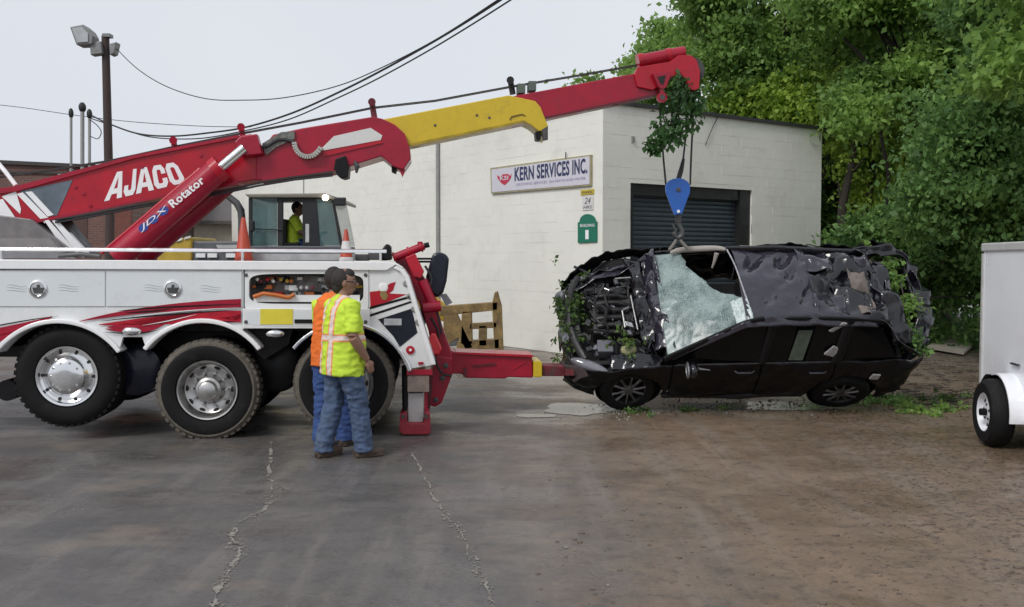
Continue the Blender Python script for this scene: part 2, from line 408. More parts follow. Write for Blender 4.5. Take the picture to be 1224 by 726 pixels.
mb = MB(); mb.prism([C0+dR*.3+dL*.3+Z*(WH-.05), C0+dR*LR+dL*.3+Z*(WH-.05), C0+dR*LR+dL*LL+Z*(WH-.05), C0+dR*.3+dL*LL+Z*(WH-.05)], [C0+dR*.3+dL*.3+Z*(WH+.03), C0+dR*LR+dL*.3+Z*(WH+.03), C0+dR*LR+dL*LL+Z*(WH+.03), C0+dR*.3+dL*LL+Z*(WH+.03)]); mb.build('roof', fas, wh)
# roll-up door
dm = M('shutter_slate', (.055, .072, .088), .42, metal=.3, var=.15, dirt=((.10, .10, .10), .15, 5))
door = empty('roller_door', C0+dR*2.4, parent=wh)
pitch = .093; k = 0; z = .02
sl = MB(); prof = [(0, .0), (-.012, .018), (-.016, .045), (-.012, .072), (0, .090)]
base = C0
a = OP[0]+.10; b = OP[1]-.32
pa = [C0+dR*a+nR*(.2+y)+Z*h for y, h in prof]+[C0+dR*a+nR*.215+Z*.09, C0+dR*a+nR*.215]
sl.prism(pa, [p+dR*(b-a) for p in pa]); s0 = sl.build('slat', dm, door)
zz = pitch
while zz < OP[2]-.25:
    o = s0.copy(); COL.objects.link(o); o.parent = door; o.location = Vector(s0.location)+Z*zz; zz += pitch
jm = M('door_frame_dark', (.018, .018, .019), .5)
mb = MB(); wallbox(mb, C0, dR, nR, OP[0]+.001, OP[0]+.10, 0, OP[2]-.001, .03, .24); mb.build('door_frame', jm, door)
mb = MB(); wallbox(mb, C0, dR, nR, OP[1]-.32, OP[1]-.001, 0, OP[2]-.001, .05, .24); mb.build('door_frame', jm, door)
mb = MB(); wallbox(mb, C0, dR, nR, OP[0]+.101, OP[1]-.321, OP[2]-.22, OP[2]-.001, .08, .24); mb.build('door_hood', jm, door)
mb = MB(); wallbox(mb, C0, dR, nR, OP[0]-.02, OP[1]+.02, 0, OP[2]+.05, .26, .3); mb.build('door_backing', jm, door)
# conduit and wires on the walls
cm = M('conduit_grey', (.33, .33, .32), .5, metal=.4)
p = PWL.pt(523, 171, -.05); q = PWL.pt(523, 330, -.05); p.z = WH-.1
MB().cyl(p, Vector((p.x, p.y, .3)), .045, n=8).build('downpipe', cm, wh, smooth=True)
MB().tube([PWR.pt(859, 138, -.02), PWR.pt(852, 152, -.03), PWR.pt(843, 174, -.02)], .008, 5).build('wall_cable', cable, wh)
MB().boxpx(PWR, 756, 163, 759, 170, -.03, 0).build('wall_vent', cm, wh)

# lettering helper: text fitted into a pixel quad lying on a plane
def text_data(txt, off=0.0, shear=0.0, space=1.0):
    cu = bpy.data.curves.new('lettering', 'FONT'); cu.body = txt; cu.offset = off; cu.shear = shear; cu.space_character = space; cu.resolution_u = 3
    o = bpy.data.objects.new('lettering', cu); COL.objects.link(o)
    dg = bpy.context.evaluated_depsgraph_get(); m = bpy.data.meshes.new_from_object(o.evaluated_get(dg))
    v = np.array([tuple(x.co)[:2] for x in m.vertices]); f = [tuple(q.vertices) for q in m.polygons]
    bpy.data.objects.remove(o); bpy.data.curves.remove(cu); bpy.data.meshes.remove(m)
    lo = v.min(0); hi = v.max(0); return (v-lo)/(hi-lo), f
def text_on(pl, txt, quad, d, mat, parent, name='lettering', off=.0, shear=0., space=1., label=None):
    v, f = text_data(txt, off, shear, space); bl_, br, tr, tl = [np.array(q, float) for q in quad]; mb = MB()
    P = [(1-a)*(1-b)*bl_+a*(1-b)*br+a*b*tr+(1-a)*b*tl for a, b in v]
    mb.add([pl.pt(x, y, d) for x, y in P], f)
    return mb.build(name, mat, parent, auto=False, label=label)
# company sign
sb = M('sign_board', (.62, .60, .66), .4, var=.05); sf = M('sign_frame', (.36, .33, .20), .6, var=.2)
ink = M('navy_ink', (.02, .03, .10), .5); redink = M('red_ink', (.50, .03, .07), .5); pink = M('violet_ink', (.30, .24, .40), .5)
sg = MB().poly(PWL, [(586, 201), (706, 185), (706, 222), (587, 232)], -.05, -.003).build('company_sign', sf, label='long white company sign with navy lettering on warehouse side wall', cat='sign')
MB().poly(PWL, [(587.5, 203), (704.5, 187), (704.5, 220.3), (588, 230)], -.058, -.0505).build('sign_face', sb, sg)
text_on(PWL, 'KERN SERVICES INC.', [(615, 217), (702, 207.5), (702, 189), (615, 200.5)], -.062, ink, sg, off=.03, space=1.06)
text_on(PWL, 'GROWING SERVICES  ON EARTH AND WATER', [(617, 222.6), (700, 214.8), (700, 211.6), (617, 219.6)], -.062, pink, sg)
MB().poly(PWL, [(594, 209.5), (598, 212), (601, 208.5), (607, 208), (610, 210.5), (611, 207.5), (611, 212), (608, 217), (603, 221.5), (599, 219), (595, 214)], -.064, -.0585).build('emblem', redink, sg)
text_on(PWL, 'KSI', [(597.5, 216), (607.5, 215), (607.5, 210), (597.5, 211)], -.067, sb, sg, off=.02)
MB().cyl(PWL.pt(676.3, 190, -.05), PWL.pt(676.3, 182, -.05), .012, n=6).build('hook', cable, sg)
ys = MB().poly(PWL, [(694, 227.5), (709.5, 226), (709.5, 232), (694, 233.5)], -.02, -.003).build('notice_plate', M('yellow_plate', (.55, .42, .03), .5, var=.3, vscale=40), label='tiny yellow plate under the right end of the company sign', cat='sign')
text_on(PWL, 'NO PARKING', [(695.5, 232), (708, 230.8), (708, 228), (695.5, 229.2)], -.024, ink, ys)
ps = MB().poly(PWL, [(696, 235), (709, 234), (709, 251), (696, 252)], -.012, -.003).build('poster', M('poster_white', (.66, .65, .62), .6, var=.05), label='small white notice with dark scrawl above the green sign', cat='sign')
text_on(PWL, '24', [(698.5, 244), (706, 243.5), (706, 236), (698.5, 236.5)], -.016, M('grey_ink', (.12, .12, .16), .5), ps, shear=.3)
text_on(PWL, 'HRS.', [(697, 250), (708, 249), (708, 245.5), (697, 246.5)], -.016, MATS['grey_ink'], ps, shear=.3)
green = M('sign_green', (.006, .16, .095), .4, var=.1)
arch = [(690.5, 290.5), (690.5, 266)]+[(702+9.5*math.cos(R(w))*1.0, 265.5-9.5*math.sin(R(w))) for w in range(180, -1, -15)]+[(713, 265), (713, 289.5)]
gs = MB().poly(PWL, arch, -.03, -.003).build('building_sign', green, label='green arched plaque with white number one beside the warehouse corner', cat='sign')
text_on(PWL, 'BUILDING', [(693.5, 271.5), (710.5, 271), (710.5, 267.6), (693.5, 268.1)], -.034, white_trim, gs, off=.01)
text_on(PWL, '1', [(699.6, 286.2), (703.6, 286), (703.6, 275), (699.6, 275.2)], -.034, white_trim, gs, off=.02)

# ------------------------------------------------------------------ brick building and shed behind the truck
def brick_mat():
    m = bpy.data.materials.new('old_brick'); m.use_nodes = True; t = m.node_tree; N = t.nodes; L = t.links; p = N['Principled BSDF']
    geo = N.new('ShaderNodeNewGeometry'); sp = N.new('ShaderNodeSeparateXYZ'); cb = N.new('ShaderNodeCombineXYZ'); br = N.new('ShaderNodeTexBrick')
    L.new(geo.outputs['Position'], sp.inputs[0]); L.new(sp.outputs[0], cb.inputs[0]); L.new(sp.outputs[2], cb.inputs[1]); L.new(cb.outputs[0], br.inputs['Vector'])
    br.inputs['Scale'].default_value = 1; br.inputs['Brick Width'].default_value = .22; br.inputs['Row Height'].default_value = .075; br.inputs['Mortar Size'].default_value = .012
    br.inputs['Color1'].default_value = (.21, .085, .064, 1); br.inputs['Color2'].default_value = (.14, .062, .05, 1); br.inputs['Mortar'].default_value = (.16, .13, .115, 1)
    nz = N.new('ShaderNodeTexNoise'); nz.inputs['Scale'].default_value = 1.3; nz.inputs['Detail'].default_value = 7; L.new(geo.outputs['Position'], nz.inputs['Vector'])
    mr = N.new('ShaderNodeMapRange'); mr.inputs[1].default_value = .45; mr.inputs[2].default_value = .75; mr.inputs[4].default_value = .6; L.new(nz.outputs[0], mr.inputs[0])
    mi = N.new('ShaderNodeMix'); mi.data_type = 'RGBA'; mi.inputs[7].default_value = (.11, .07, .06, 1); L.new(mr.outputs[0], mi.inputs[0]); L.new(br.outputs['Color'], mi.inputs[6]); L.new(mi.outputs[2], p.inputs['Base Color'])
    p.inputs['Roughness'].default_value = .85; return m
brick = brick_mat(); YB = 30
bb = empty('brick_building', (at(40, 311, YB).x, YB, 0), 'low dark red brick building with flat roof behind the crane base', 'building')
xl = at(-220, 300, YB).x; xr = at(156, 300, YB).x; zt = at(60, 199, YB).z
mb = MB(); mb.prism([Vector((xl, YB, 0)), Vector((xr, YB, 0)), Vector((xr, YB+9, 0)), Vector((xl, YB+9, 0))], [Vector((xl, YB, at(-220, 186, YB).z)), Vector((xr, YB, at(156, 203, YB).z)), Vector((xr, YB+9, at(156, 203, YB).z)), Vector((xl, YB+9, at(-220, 186, YB).z))]); mb.build('wall', brick, bb)
cop = M('coping', (.05, .045, .042), .7, var=.3); PB = PL((0, YB, 0), 0)
MB().poly(PB, [(-220, 181), (157, 199), (157, 203), (-220, 186)], -.12, .3).build('coping', cop, bb)
MB().poly(PB, [(-220, 199), (156, 208), (156, 210), (-220, 202)], -.06, -.004).build('brick_ledge', cop, bb)
MB().boxpx(PB, 131, 246, 156, 310, -.16, -.003).build('pilaster', M('pilaster_brick', (.16, .06, .045), .85, var=.3, vscale=14), bb)
MB().boxpx(PB, 60, 246, 104, 300, -.02, -.003).build('boarded_window', M('board_dark', (.09, .05, .042), .8, var=.3), bb)
for x, y in ((72, 208), (64, 211)):
    MB().boxpx(PB, x-3, y, x+3, y+4, -.08, -.003).build('wall_lamp', cm, bb)
def mast(px, ytop, ybot, w, label):
    t = empty('service_mast', at(px, ybot, YB-.25), label, 'mast', 'service masts on the brick building')
    a = at(px, ytop+6, YB-.25); b = at(px, ybot, YB-.25)
    MB().cyl(b, a, w, n=10).build('pipe', cm, t, smooth=True)
    MB().ball(a+Z*.06, (w*1.9, w*1.9, .16), 10, 8).build('weather_head', cable, t, smooth=True)
    for k in (0, 1): MB().boxpx(PB, px-2.4, ybot-4-8*k, px+2.4, ybot-2-8*k, -.25, -.004).build('bracket', cm, t)
mast(85, 132, 214, .04, 'thin grey service mast with small head on the brick building'); mast(98.5, 125, 222, .06, 'thick service mast with big black weather head on the brick building'); mast(107, 133, 216, .045, 'short service mast trailing loose wires nearest the light pole')
sh = empty('shed', (at(220, 311, 36).x, 36, 0), 'cream shed with grey shingle roof behind the wheel loader', 'building')
PS = PL((0, 36, 0), 0); scr = M('shed_cream', (.55, .50, .40), .75, var=.12, dirt=((.36, .30, .22), .3, 2)); shi = M('grey_shingle', (.115, .105, .10), .85, var=.25, vscale=9, bump=.4)
MB().poly(PS, [(152, 265), (284, 267), (284, 330), (152, 330)], 0, 4).build('wall', scr, sh)
MB().boxpx(PS, 222, 268, 230, 300, -.06, -.003).build('door_trim', M('trim_pale', (.62, .58, .48), .7), sh)
MB().boxpx(PS, 158, 272, 172, 300, -.06, -.003).build('door', M('olive_board', (.28, .24, .16), .8, var=.2), sh)
e0 = [at(148, 267, 35.6), at(286, 268, 35.6)]; e1 = [at(148, 240, 38.5), at(286, 241, 38.5)]
mb = MB(); mb.prism([e0[0], e0[1], e1[1], e1[0]], [p+Z*.12 for p in (e0[0], e0[1], e1[1], e1[0])]); mb.build('roof', shi, sh)
# ------------------------------------------------------------------ light pole and overhead wires
YP = 26; wood = M('weathered_pole', (.055, .038, .034), .8, var=.3, vscale=5)
pole = empty('light_pole', ground_at(129, 311+1.85*F/YP), 'tall brown wooden pole carrying two floodlights behind the crane', 'light pole')
pb = at(130, 311+1.85*F/YP, YP); ptop = at(126, 43, YP)
MB().tube([Vector((pb.x, YP, 0)), Vector((ptop.x+.03, YP, 3)), Vector((ptop.x, YP, ptop.z))], [.13, .12, .10], 12).build('post', wood, pole, smooth=True)
PP = PL((0, YP, 0), 0); lamp_g = M('lamp_housing', (.22, .22, .22), .5, metal=.4, var=.2); lens = M('lamp_lens', (.42, .44, .45), .15, var=.2, vscale=4)
MB().poly(PP, [(107, 52), (120, 49), (122, 64), (108, 66)], -.22, .05).build('ballast_box', lamp_g, pole, bevel=.02)
MB().poly(PP, [(131, 52), (139, 50), (136, 64), (131, 66)], -.2, .1).build('ballast_box', lamp_g, pole, bevel=.02)
lh = MB().poly(PP, [(83, 32), (99, 29), (107, 36), (111, 43), (110, 53), (91, 54)], -.30, .12).build('floodlight', lamp_g, pole, bevel=.03)
MB().poly(PP, [(86, 34), (98, 32), (105, 40), (105, 50), (92, 51)], -.33, -.301).build('lens', lens, lh)
MB().tube([at(100, 52, YP), at(112, 58, YP), at(126, 58, YP)], .035, 8).build('arm', lamp_g, pole)
MB().boxpx(PP, 122, 40, 131, 44, -.12, .12).build('pole_cap', lamp_g, pole)
def wire(pts, y0, y1, r, label):
    P = [at(x, y, y0+(y1-y0)*i/(len(pts)-1)) for i, (x, y) in enumerate(pts)]
    return MB().tube(spline(P, 8), r, 5).build('overhead_wire', cable, label=label, cat='wire', group='overhead wires')
wire([(138, 57), (165, 83), (200, 104), (245, 118), (290, 120), (340, 117), (400, 104), (450, 84), (520, 48), (592, 2), (640, -32)], 26, 17, .012, 'thin overhead wire sagging from the top of the light pole')
wire([(109, 138), (130, 148), (165, 160), (205, 163), (250, 159), (295, 152), (350, 135), (410, 108), (470, 77), (535, 40), (600, -1), (650, -35)], 29.7, 17, .024, 'thick overhead cable running from the service masts up over the yard')
wire([(109, 142), (140, 152), (180, 164), (235, 166), (290, 157), (345, 143), (400, 119), (450, 95), (510, 62), (560, 32), (612, -1), (660, -32)], 29.7, 16.5, .017, 'medium overhead cable strung just below the thick one')
wire([(-60, 120), (20, 128), (90, 138), (160, 146), (240, 151), (300, 152)], 60, 52, .02, 'faint distant wire crossing the sky behind the light pole')
wire([(107, 143), (116, 150), (121, 158), (117, 166), (108, 163)], 29.7, 29.7, .014, 'loose loop of wire hanging at the service masts')
# ------------------------------------------------------------------ rotator tow truck
T = PL((-3.13, 9.9, 0), R(5))
tt = empty('tow_truck', T.o, 'big white and red heavy tow truck with raised crane boom', 'tow truck')
def arc(cx, cy, r, a0, a1, n=22, ry=None):
    ry = ry or r
    return [(cx+r*math.cos(R(a0+(a1-a0)*i/n)), cy+ry*math.sin(R(a0+(a1-a0)*i/n))) for i in range(n+1)]
A1 = (68, 477, 94.5); A2 = (241, 470, 88); A3 = (413, 468, 82)
# side skins: left of the control cabinet, right of it
skinL = [(-250, 323), (291, 323), (291, 394)]+[(313, 394), (313, 414)]+arc(*A2, -40, -140)+[(170, 403), (147, 403)]+arc(*A1, -38, -142)+[(-13, 403), (-250, 403)]
skinL = [(-250, 323), (291, 323), (291, 394), (287, 394)]+[q for q in arc(*A2, -58.5, -140)]+[(170, 403), (147, 403)]+arc(*A1, -38, -142)+[(-13, 403), (-250, 403)]
body = MB().poly(T, skinL, 0, .05).build('body_side', white, tt)
skinR = [(441, 317), (474, 317.5), (483, 322), (489, 331), (521, 436), (488, 441)]+arc(*A3, -20, -69)+[(441, 391)]
rear = MB().poly(T, skinR, 0, .05).build('body_rear_panel', white, tt)
# rounded top rail
MB().poly(T, [(-250, 309), (462, 313), (474, 315), (482, 320), (481, 321.5), (473, 317), (462, 323.5), (-250, 321)], -.035, .3).build('top_rail', white_trim, tt, bevel=.012)
MB().poly(T, [(-250, 313), (470, 316), (470, 318), (-250, 316)], .301, 2.45).build('deck', grey_paint, tt)
core = M('dark_interior', (.012, .012, .013), .7)
MB().poly(T, [(-250, 322), (289, 323), (289, 381), (-250, 381)], .051, 2.45).build('body_core', core, tt)
MB().poly(T, [(443, 322), (482, 324), (508, 418), (443, 384)], .051, 2.4).build('body_core', core, tt)
MB().poly(T, [(290, 323), (442, 323), (442, 390), (290, 390)], .34, 2.44).build('body_core', core, tt)
MB().poly(T, [(-250, 395), (480, 398), (480, 430), (-250, 425)], .75, 1.0).build('chassis_rail', black, tt)
MB().poly(T, [(-250, 395), (480, 398), (480, 430), (-250, 425)], 1.55, 1.8).build('chassis_rail', black, tt)
MB().poly(T, [(-250, 382), (480, 383), (480, 397), (-250, 395)], .5, 2.0).build('chassis_deck', black, tt)
# wheel-arch liners and bright fender trims
for i, (cx, cy, r) in enumerate((A1, A2, A3)):
    a0, a1 = ((-142, -38), (-142, -38), (-140, -18))[i]
    o_ = arc(cx, cy, r-1, a0, a1); n_ = arc(cx, cy, r-4, a0, a1)
    mb = MB(); pa = [T.pt(x, y, .051) for x, y in o_]; pbk = [p+T.n*.7 for p in pa]
    k = len(pa); mb.add(pa+pbk, [(q, q+1, k+q+1, k+q) for q in range(k-1)]); mb.build('arch_liner', black, tt, solid=.01, smooth=True)
    wl_ = 4.5 if i < 2 else 4
    MB().poly(T, arc(cx, cy, r+1, a0-1, a1+1)+arc(cx, cy, r-wl_, a1+1, a0-1), -.06, .18).build('fender_trim', (white_trim if i < 2 else chrome), tt, bevel=.012)
# compartment doors
door_w = M('door_white', (.72, .75, .76), .32, coat=.4, var=.03, vscale=2, dirt=((.48, .48, .47), .12, 3))
for x0, x1 in ((-250, -36), (-34.5, 125.5), (127, 289)):
    dd = MB().boxpx(T, x0, 324.5, x1, 366.5, -.012, -.001).build('compartment_door', door_w, tt, bevel=.004)
    if x0 > -240:
        cxl = 45.5 if x0 < 0 else 206.5; c = T.pt(cxl, 345.5, -.012); nrm = -T.n
        MB().lathe(c, nrm, [(.092, 0), (.09, .012), (.072, .018), (.066, .006), (.0, .006)], 28).build('latch', chrome, dd, smooth=True)
        MB().poly(T, [(cxl-7, 344), (cxl-1.6, 344), (cxl-1.6, 340.5), (cxl+1.6, 340.5), (cxl+1.6, 344), (cxl+7, 344), (cxl+5, 351), (cxl-5, 351)], -.026, -.0135).build('latch_paddle', steel, dd)
# pin striping scrolls on the doors, red flame livery
strip_m = M('grey_scroll', (.38, .40, .41), .4)
def flame(pts, m=red, d=-.016, par=body): return MB().poly(T, pts, d, d+.003).build('livery_stripe', m, par)
def ribbon(top, w0, w1, m=red, d=-.016, par=body):
    n = len(top); P = []; full = top[-1][0] > 280 and w1 > 4
    for i, (x, y) in enumerate(top):
        t = i/(n-1); P.append((x, y+(w0+(w1-w0)*(min(1, t*1.5)**.8 if full else math.sin(math.pi*min(1, t*1.05))**.8))))
    return flame(list(top)+P[::-1], m, d, par)
def bez(p, n=14):
    o = []
    for i in range(n+1):
        t = i/n; q = [np.array(a, float) for a in p]
        while len(q) > 1: q = [q[k]*(1-t)+q[k+1]*t for k in range(len(q)-1)]
        o.append(tuple(q[0]))
    return o
for pts in ([(-60, 404), (0, 392), (40, 384), (62, 378)], [(-60, 412), (-20, 410), (-4, 399), (20, 396)]): ribbon(bez(pts), 2, 10)
ribbon(bez([(-60, 399), (0, 389), (30, 381), (70, 378)]), .3, 1.6, black, -.020)
for pts, w in (([(95, 384), (150, 368), (220, 360), (288, 357.5)], 10), ([(118, 388), (170, 380), (230, 371), (288, 371.5)], 14), ([(128, 391), (160, 384), (200, 377), (240, 372)], 9), ([(126, 393), (160, 392), (180, 391), (200, 386)], 7), ([(262, 380), (275, 379), (283, 377), (288, 375.5)], 6)): ribbon(bez(pts), .6, w, red if w != 14 else red_b)
for pts in ([(140, 372), (180, 366), (240, 364.5), (288, 363.4)], [(120, 384), (160, 378), (220, 373), (288, 370.2)], [(150, 374), (170, 371.5), (190, 371), (205, 369)], [(125, 397), (160, 399), (172, 398), (190, 394)], [(235, 383), (255, 383), (270, 384), (285, 385)]): ribbon(bez(pts), .3, 1.8, black, -.021)
for pts in ([(150, 380), (190, 373), (240, 369), (287, 368)], [(170, 389), (200, 384), (215, 380), (235, 376)]): ribbon(bez(pts), .2, 1.0, white_trim, -.023)
for c in ((8, 345), (70, 345), (172, 345), (240, 346)):
    for k in range(3): ribbon(bez([(c[0], c[1]-4+3*k), (c[0]+8, c[1]-7+4*k), (c[0]+16, c[1]+2*k), (c[0]+24, c[1]-3+3*k)]), .1, .6, strip_m, -.0145)
# oval side markers
for x, y in ((157.5, 396), (329, 399)):
    MB().ball(T.pt(x, y, -.02), (.10, .04, .045), 16, 8, (T.u, T.n, Z)).build('marker_lamp', chrome, tt, smooth=True)
# control cabinet with the flap let down
def sup(cx, cy, a, b, n, k=72):
    o = []
    for i in range(k):
        w = 2*math.pi*i/k; c, s = math.cos(w), math.sin(w); o.append((cx+a*math.copysign(abs(c)**(2/n), c), cy+b*math.copysign(abs(s)**(2/n), s)))
    return o
oo = sup(366.5, 346, 74, 23, 40); ii = sup(366, 345.5, 68.5, 18, 5.5)
mb = MB(); K = 72; pa = [T.pt(*q, -.01) for q in oo]+[T.pt(*q, -.01) for q in ii]+[T.pt(*q, -.01)+T.n*.06 for q in oo]+[T.pt(*q, -.01)+T.n*.06 for q in ii]
mb.add(pa, [(i, (i+1) % K, K+(i+1) % K, K+i) for i in range(K)]+[(K+i, K+(i+1) % K, 3*K+(i+1) % K, 3*K+i) for i in range(K)]+[(i, (i+1) % K, 2*K+(i+1) % K, 2*K+i) for i in range(K)]); cab = mb.build('control_cabinet', white, tt)
MB().poly(T, ii, .30, .32).build('cabinet_back', M('cabinet_grey', (.34, .33, .32), .6, var=.5, vscale=15), cab)
for y0, y1, d0, d1, m in ((327, 330, .05, .3, core), (353, 361, .03, .28, white), ):
    MB().boxpx(T, 303, y0, 430, y1, d0, d1).build('cabinet_shelf', m, cab)
rr = random.Random(5); cols = [red_b, M('lever_yellow', (.45, .30, .03), .5), M('lever_grey', (.45, .45, .46), .4), M('lever_maroon', (.16, .02, .05), .5), black, M('lever_orange', (.5, .13, .02), .5), white]
for i in range(20):
    x = 306+i*6.2+rr.uniform(-1, 1); h = rr.uniform(4, 9); y = rr.choice([334, 336, 344, 346])
    a = T.pt(x, y+h, .18); b = T.pt(x+rr.uniform(-2, 2), y, .10); m = rr.choice(cols)
    MB().tube([a, b], [.009, .012], 8).build('lever', steel, cab); MB().ball(b, .022, 8, 6).build('lever_knob', m, cab, smooth=True)
for i in range(26):
    x = 301+i*4.9; y = rr.choice([331, 341, 349]); MB().boxpx(T, x, y, x+rr.uniform(6, 13), y+rr.uniform(3, 7), rr.uniform(.12, .2), .28).build('valve_block', rr.choice(cols), cab, bevel=.006)
MB().tube([T.pt(303, 355, .0), T.pt(315, 351, -.01), T.pt(330, 353, -.01), T.pt(345, 356, -.005), T.pt(352, 352, 0)], .022, 8).build('strap_roll', cols[5], cab, smooth=True)
flap = MB().poly(T, [(290, 369), (442, 369), (442, 393), (290, 393)], -.05, -.015).build('cabinet_flap', white, tt, bevel=.008)
MB().poly(T, sup(366, 380.5, 72, 9.5, 5), -.053, -.0505).build('flap_panel', door_w, flap)
MB().boxpx(T, 311, 369.5, 350, 388, -.058, -.0535).build('warning_placard', M('placard_yellow', (.72, .62, .05), .45, var=.06), flap, label='plain yellow placard on the flap')
MB().boxpx(T, 352, 382, 385, 386.5, -.064, -.0535).build('flap_handle', black, flap)
for x in (294, 437):
    for y in (329, 385): MB().lathe(T.pt(x, y, -.012 if y < 340 else -.052), -T.n, [(.02, 0), (.018, .008), (0, .01)], 10).build('bolt', steel, cab)
# rear panel graphics
MB().poly(T, [(442, 349), (451, 348), (459, 345), (466, 339), (473, 337), (470, 347), (465, 351), (486, 352), (443, 369)], -.004, -.001).build('emblem', red_b, rear)
MB().ball(T.pt(458, 344, -.004), (.05, .006, .05), 14, 8, (T.u, T.n, Z)).build('emblem_head', white_trim, rear, smooth=True)
MB().poly(T, [(455, 348), (461, 348), (464, 354), (461, 359), (457, 358), (454, 353)], -.008, -.0045).build('emblem_beak', M('bronze_ink', (.25, .17, .06), .5), rear)
MB().poly(T, [(442, 367), (489, 354), (490, 356.5), (442, 370)], -.004, -.001).build('rear_stripe', black, rear)
MB().poly(T, [(442, 376), (491, 360), (492, 362), (442, 379)], -.004, -.001).build('rear_stripe', black, rear)
MB().poly(T, [(452, 382), (492, 369), (499, 398), (478, 415), (470, 402)], -.004, -.001).build('rear_patch', navy, rear)
MB().boxpx(T, 459, 381, 480, 389, -.012, -.0045).build('name_plate', chrome, rear)
MB().lathe(T.pt(490.5, 418.5, -.001), -T.n, [(.045, 0), (.045, .015), (.02, .02), (0, .02)], 18).build('marker_lamp', red_b, rear, smooth=True)
MB().lathe(T.pt(490.5, 418.5, -.022), -T.n, [(.015, 0), (.015, .006), (0, .006)], 12).build('marker_lens', white_trim, rear)
MB().boxpx(T, 500, 433, 506, 436, -.02, -.001).build('marker_lamp', red_b, rear)
for x, y in ((486.5, 339), (491, 354), (496, 369.5), (501, 385)):
    MB().lathe(T.pt(x-1, y, -.001), -T.n, [(.036, 0), (.034, .01), (.024, .012), (.022, .002), (0, .002)], 18).build('work_lamp', alu, rear, smooth=True)
MB().poly(T, [(474, 317.5), (483, 322), (489, 331), (521, 436), (515, 437), (484, 333), (478, 325), (470, 321)], -.03, .5).build('rear_corner_trim', white_trim, tt, bevel=.01)
# wheels
def wheel(px, py, kind, d=0.0, up=0, far=False):
    c = T.pt(px, py, d); w = empty('wheel', c, parent=tt); Rr = .525; rr_ = .315; ax = T.n
    prof = [(rr_, .03), (rr_+.012, .0), (rr_+.05, -.012), (Rr-.10, -.016), (Rr-.05, -.006), (Rr-.012, .03), (Rr, .06), (Rr, .23), (Rr-.02, .26), (rr_, .25)]
    ty = MB().lathe(c, ax, prof, 64)
    X, Y2 = ax.orthogonal().normalized(), None; Y2 = ax.cross(X)
    tyre = ty.build('tyre', rubber, w, smooth=True)
    mb = MB()
    for i in range(44):
        t = 2*math.pi*i/44; rad = X*math.cos(t)+Y2*math.sin(t); tan = -X*math.sin(t)+Y2*math.cos(t)
        mb.box(c+rad*(Rr-.010)+ax*.07, (.045, .10, .026), (tan, ax, rad)); mb.box(c+rad*(Rr-.010)+ax*.20+tan*.03, (.045, .10, .026), (tan, ax, rad))
    mb.build('tread', rubber_mud if kind != 'polished' else rubber, w)
    if kind != 'polished':
        MB().lathe(c, ax, [(Rr-.062, -.009), (Rr-.045, -.008), (Rr-.011, .030), (Rr+.003, .058), (Rr+.003, .07)], 64).build('mud_crust', rubber_mud, w, smooth=True)
    if kind == 'polished':
        prof = [(rr_+.004, .02), (rr_-.008, .0), (rr_-.03, .004), (rr_-.04, .035), (rr_-.06, .045), (.20, .015), (.185, -.015), (.17, -.03), (.125, -.045), (.06, -.05), (0, -.05)]
    else:
        prof = [(rr_+.004, .02), (rr_-.008, .0), (rr_-.022, .004), (rr_-.05, .06), (rr_-.06, .115), (.205, .15), (.16, .15), (.15, .10), (.125, .05), (.10, .04), (.085, -.01), (.04, -.03), (0, -.03)]
    MB().lathe(c, ax, prof, 56).build('rim', chrome if kind == 'polished' else alu, w, smooth=True)
    nh = 10
    for i in range(nh):
        t = 2*math.pi*(i+.3)/nh; rad = X*math.cos(t)+Y2*math.sin(t); tan = -X*math.sin(t)+Y2*math.cos(t)
        if kind == 'polished':
            MB().tube([c+rad*.252+ax*.031, c+rad*.252+ax*.05], [.016, .016], 10).build('hand_hole', core, w)
            MB().cyl(c+rad*.145+ax*(-.045), c+rad*.145+ax*.0, .013, n=6).build('lug_nut', chrome, w)
        else:
            mb = MB(); mb.ball(c+rad*.232+ax*.128, (.034, .02, .013), 10, 6, (tan, (rad*.45-ax).normalized().cross(tan), (rad*.6-ax).normalized())); mb.build('hand_hole', core, w)
            MB().cyl(c+rad*.175+ax*.09, c+rad*.175+ax*.15, .015, n=6).build('lug_nut', alu, w)
    # inner twin tyre
    MB().lathe(c+ax*.32, ax, [(rr_, .0), (Rr-.05, -.01), (Rr, .04), (Rr, .22), (Rr-.03, .25), (rr_, .25)], 40).build('inner_tyre', rubber, w, smooth=True)
    return w
wheel(79.5, 450, 'polished', .02); wheel(247.5, 466.8, 'dish', .0); wheel(411, 459.5, 'dish', .0)
far_ = []
for px, py in ((79.5, 450), (247.5, 466.8), (411, 459.5)):
    c = T.pt(px, py, 0)+T.n*1.85
    w = empty('wheel', c, parent=tt); MB().lathe(c, T.n, [(.1, .1), (.3, .02), (.475, 0), (.525, .05), (.525, .5), (.475, .56), (.3, .5), (.1, .4)], 40).build('tyre', rubber, w, smooth=True)
    MB().cyl(T.pt(px, py, 0)+T.n*.4, T.pt(px, py, 0)+T.n*1.9, .09, n=12).build('axle', black, tt)
# tanks, steps and dark hardware between the wheels
a = T.pt(160, 443, .25); MB().lathe(a, T.n, [(0, 0), (.20, .01), (.27, .05), (.27, .9), (0, .95)], 32).build('air_tank', navy, tt, smooth=True)
a = T.pt(330, 440, .35); MB().lathe(a, T.n, [(0, 0), (.22, .01), (.27, .05), (.27, .9), (0, .95)], 32).build('air_tank', black, tt, smooth=True)
MB().poly(T, [(292, 394), (350, 394), (345, 412), (316, 430), (305, 420)], .2, .9).build('valve_bracket', black, tt)
MB().cyl(T.pt(8, 467, .3), T.pt(8, 467, .3)+T.n*.6, .11, n=20).build('lift_axle_spring', black, tt, smooth=True)
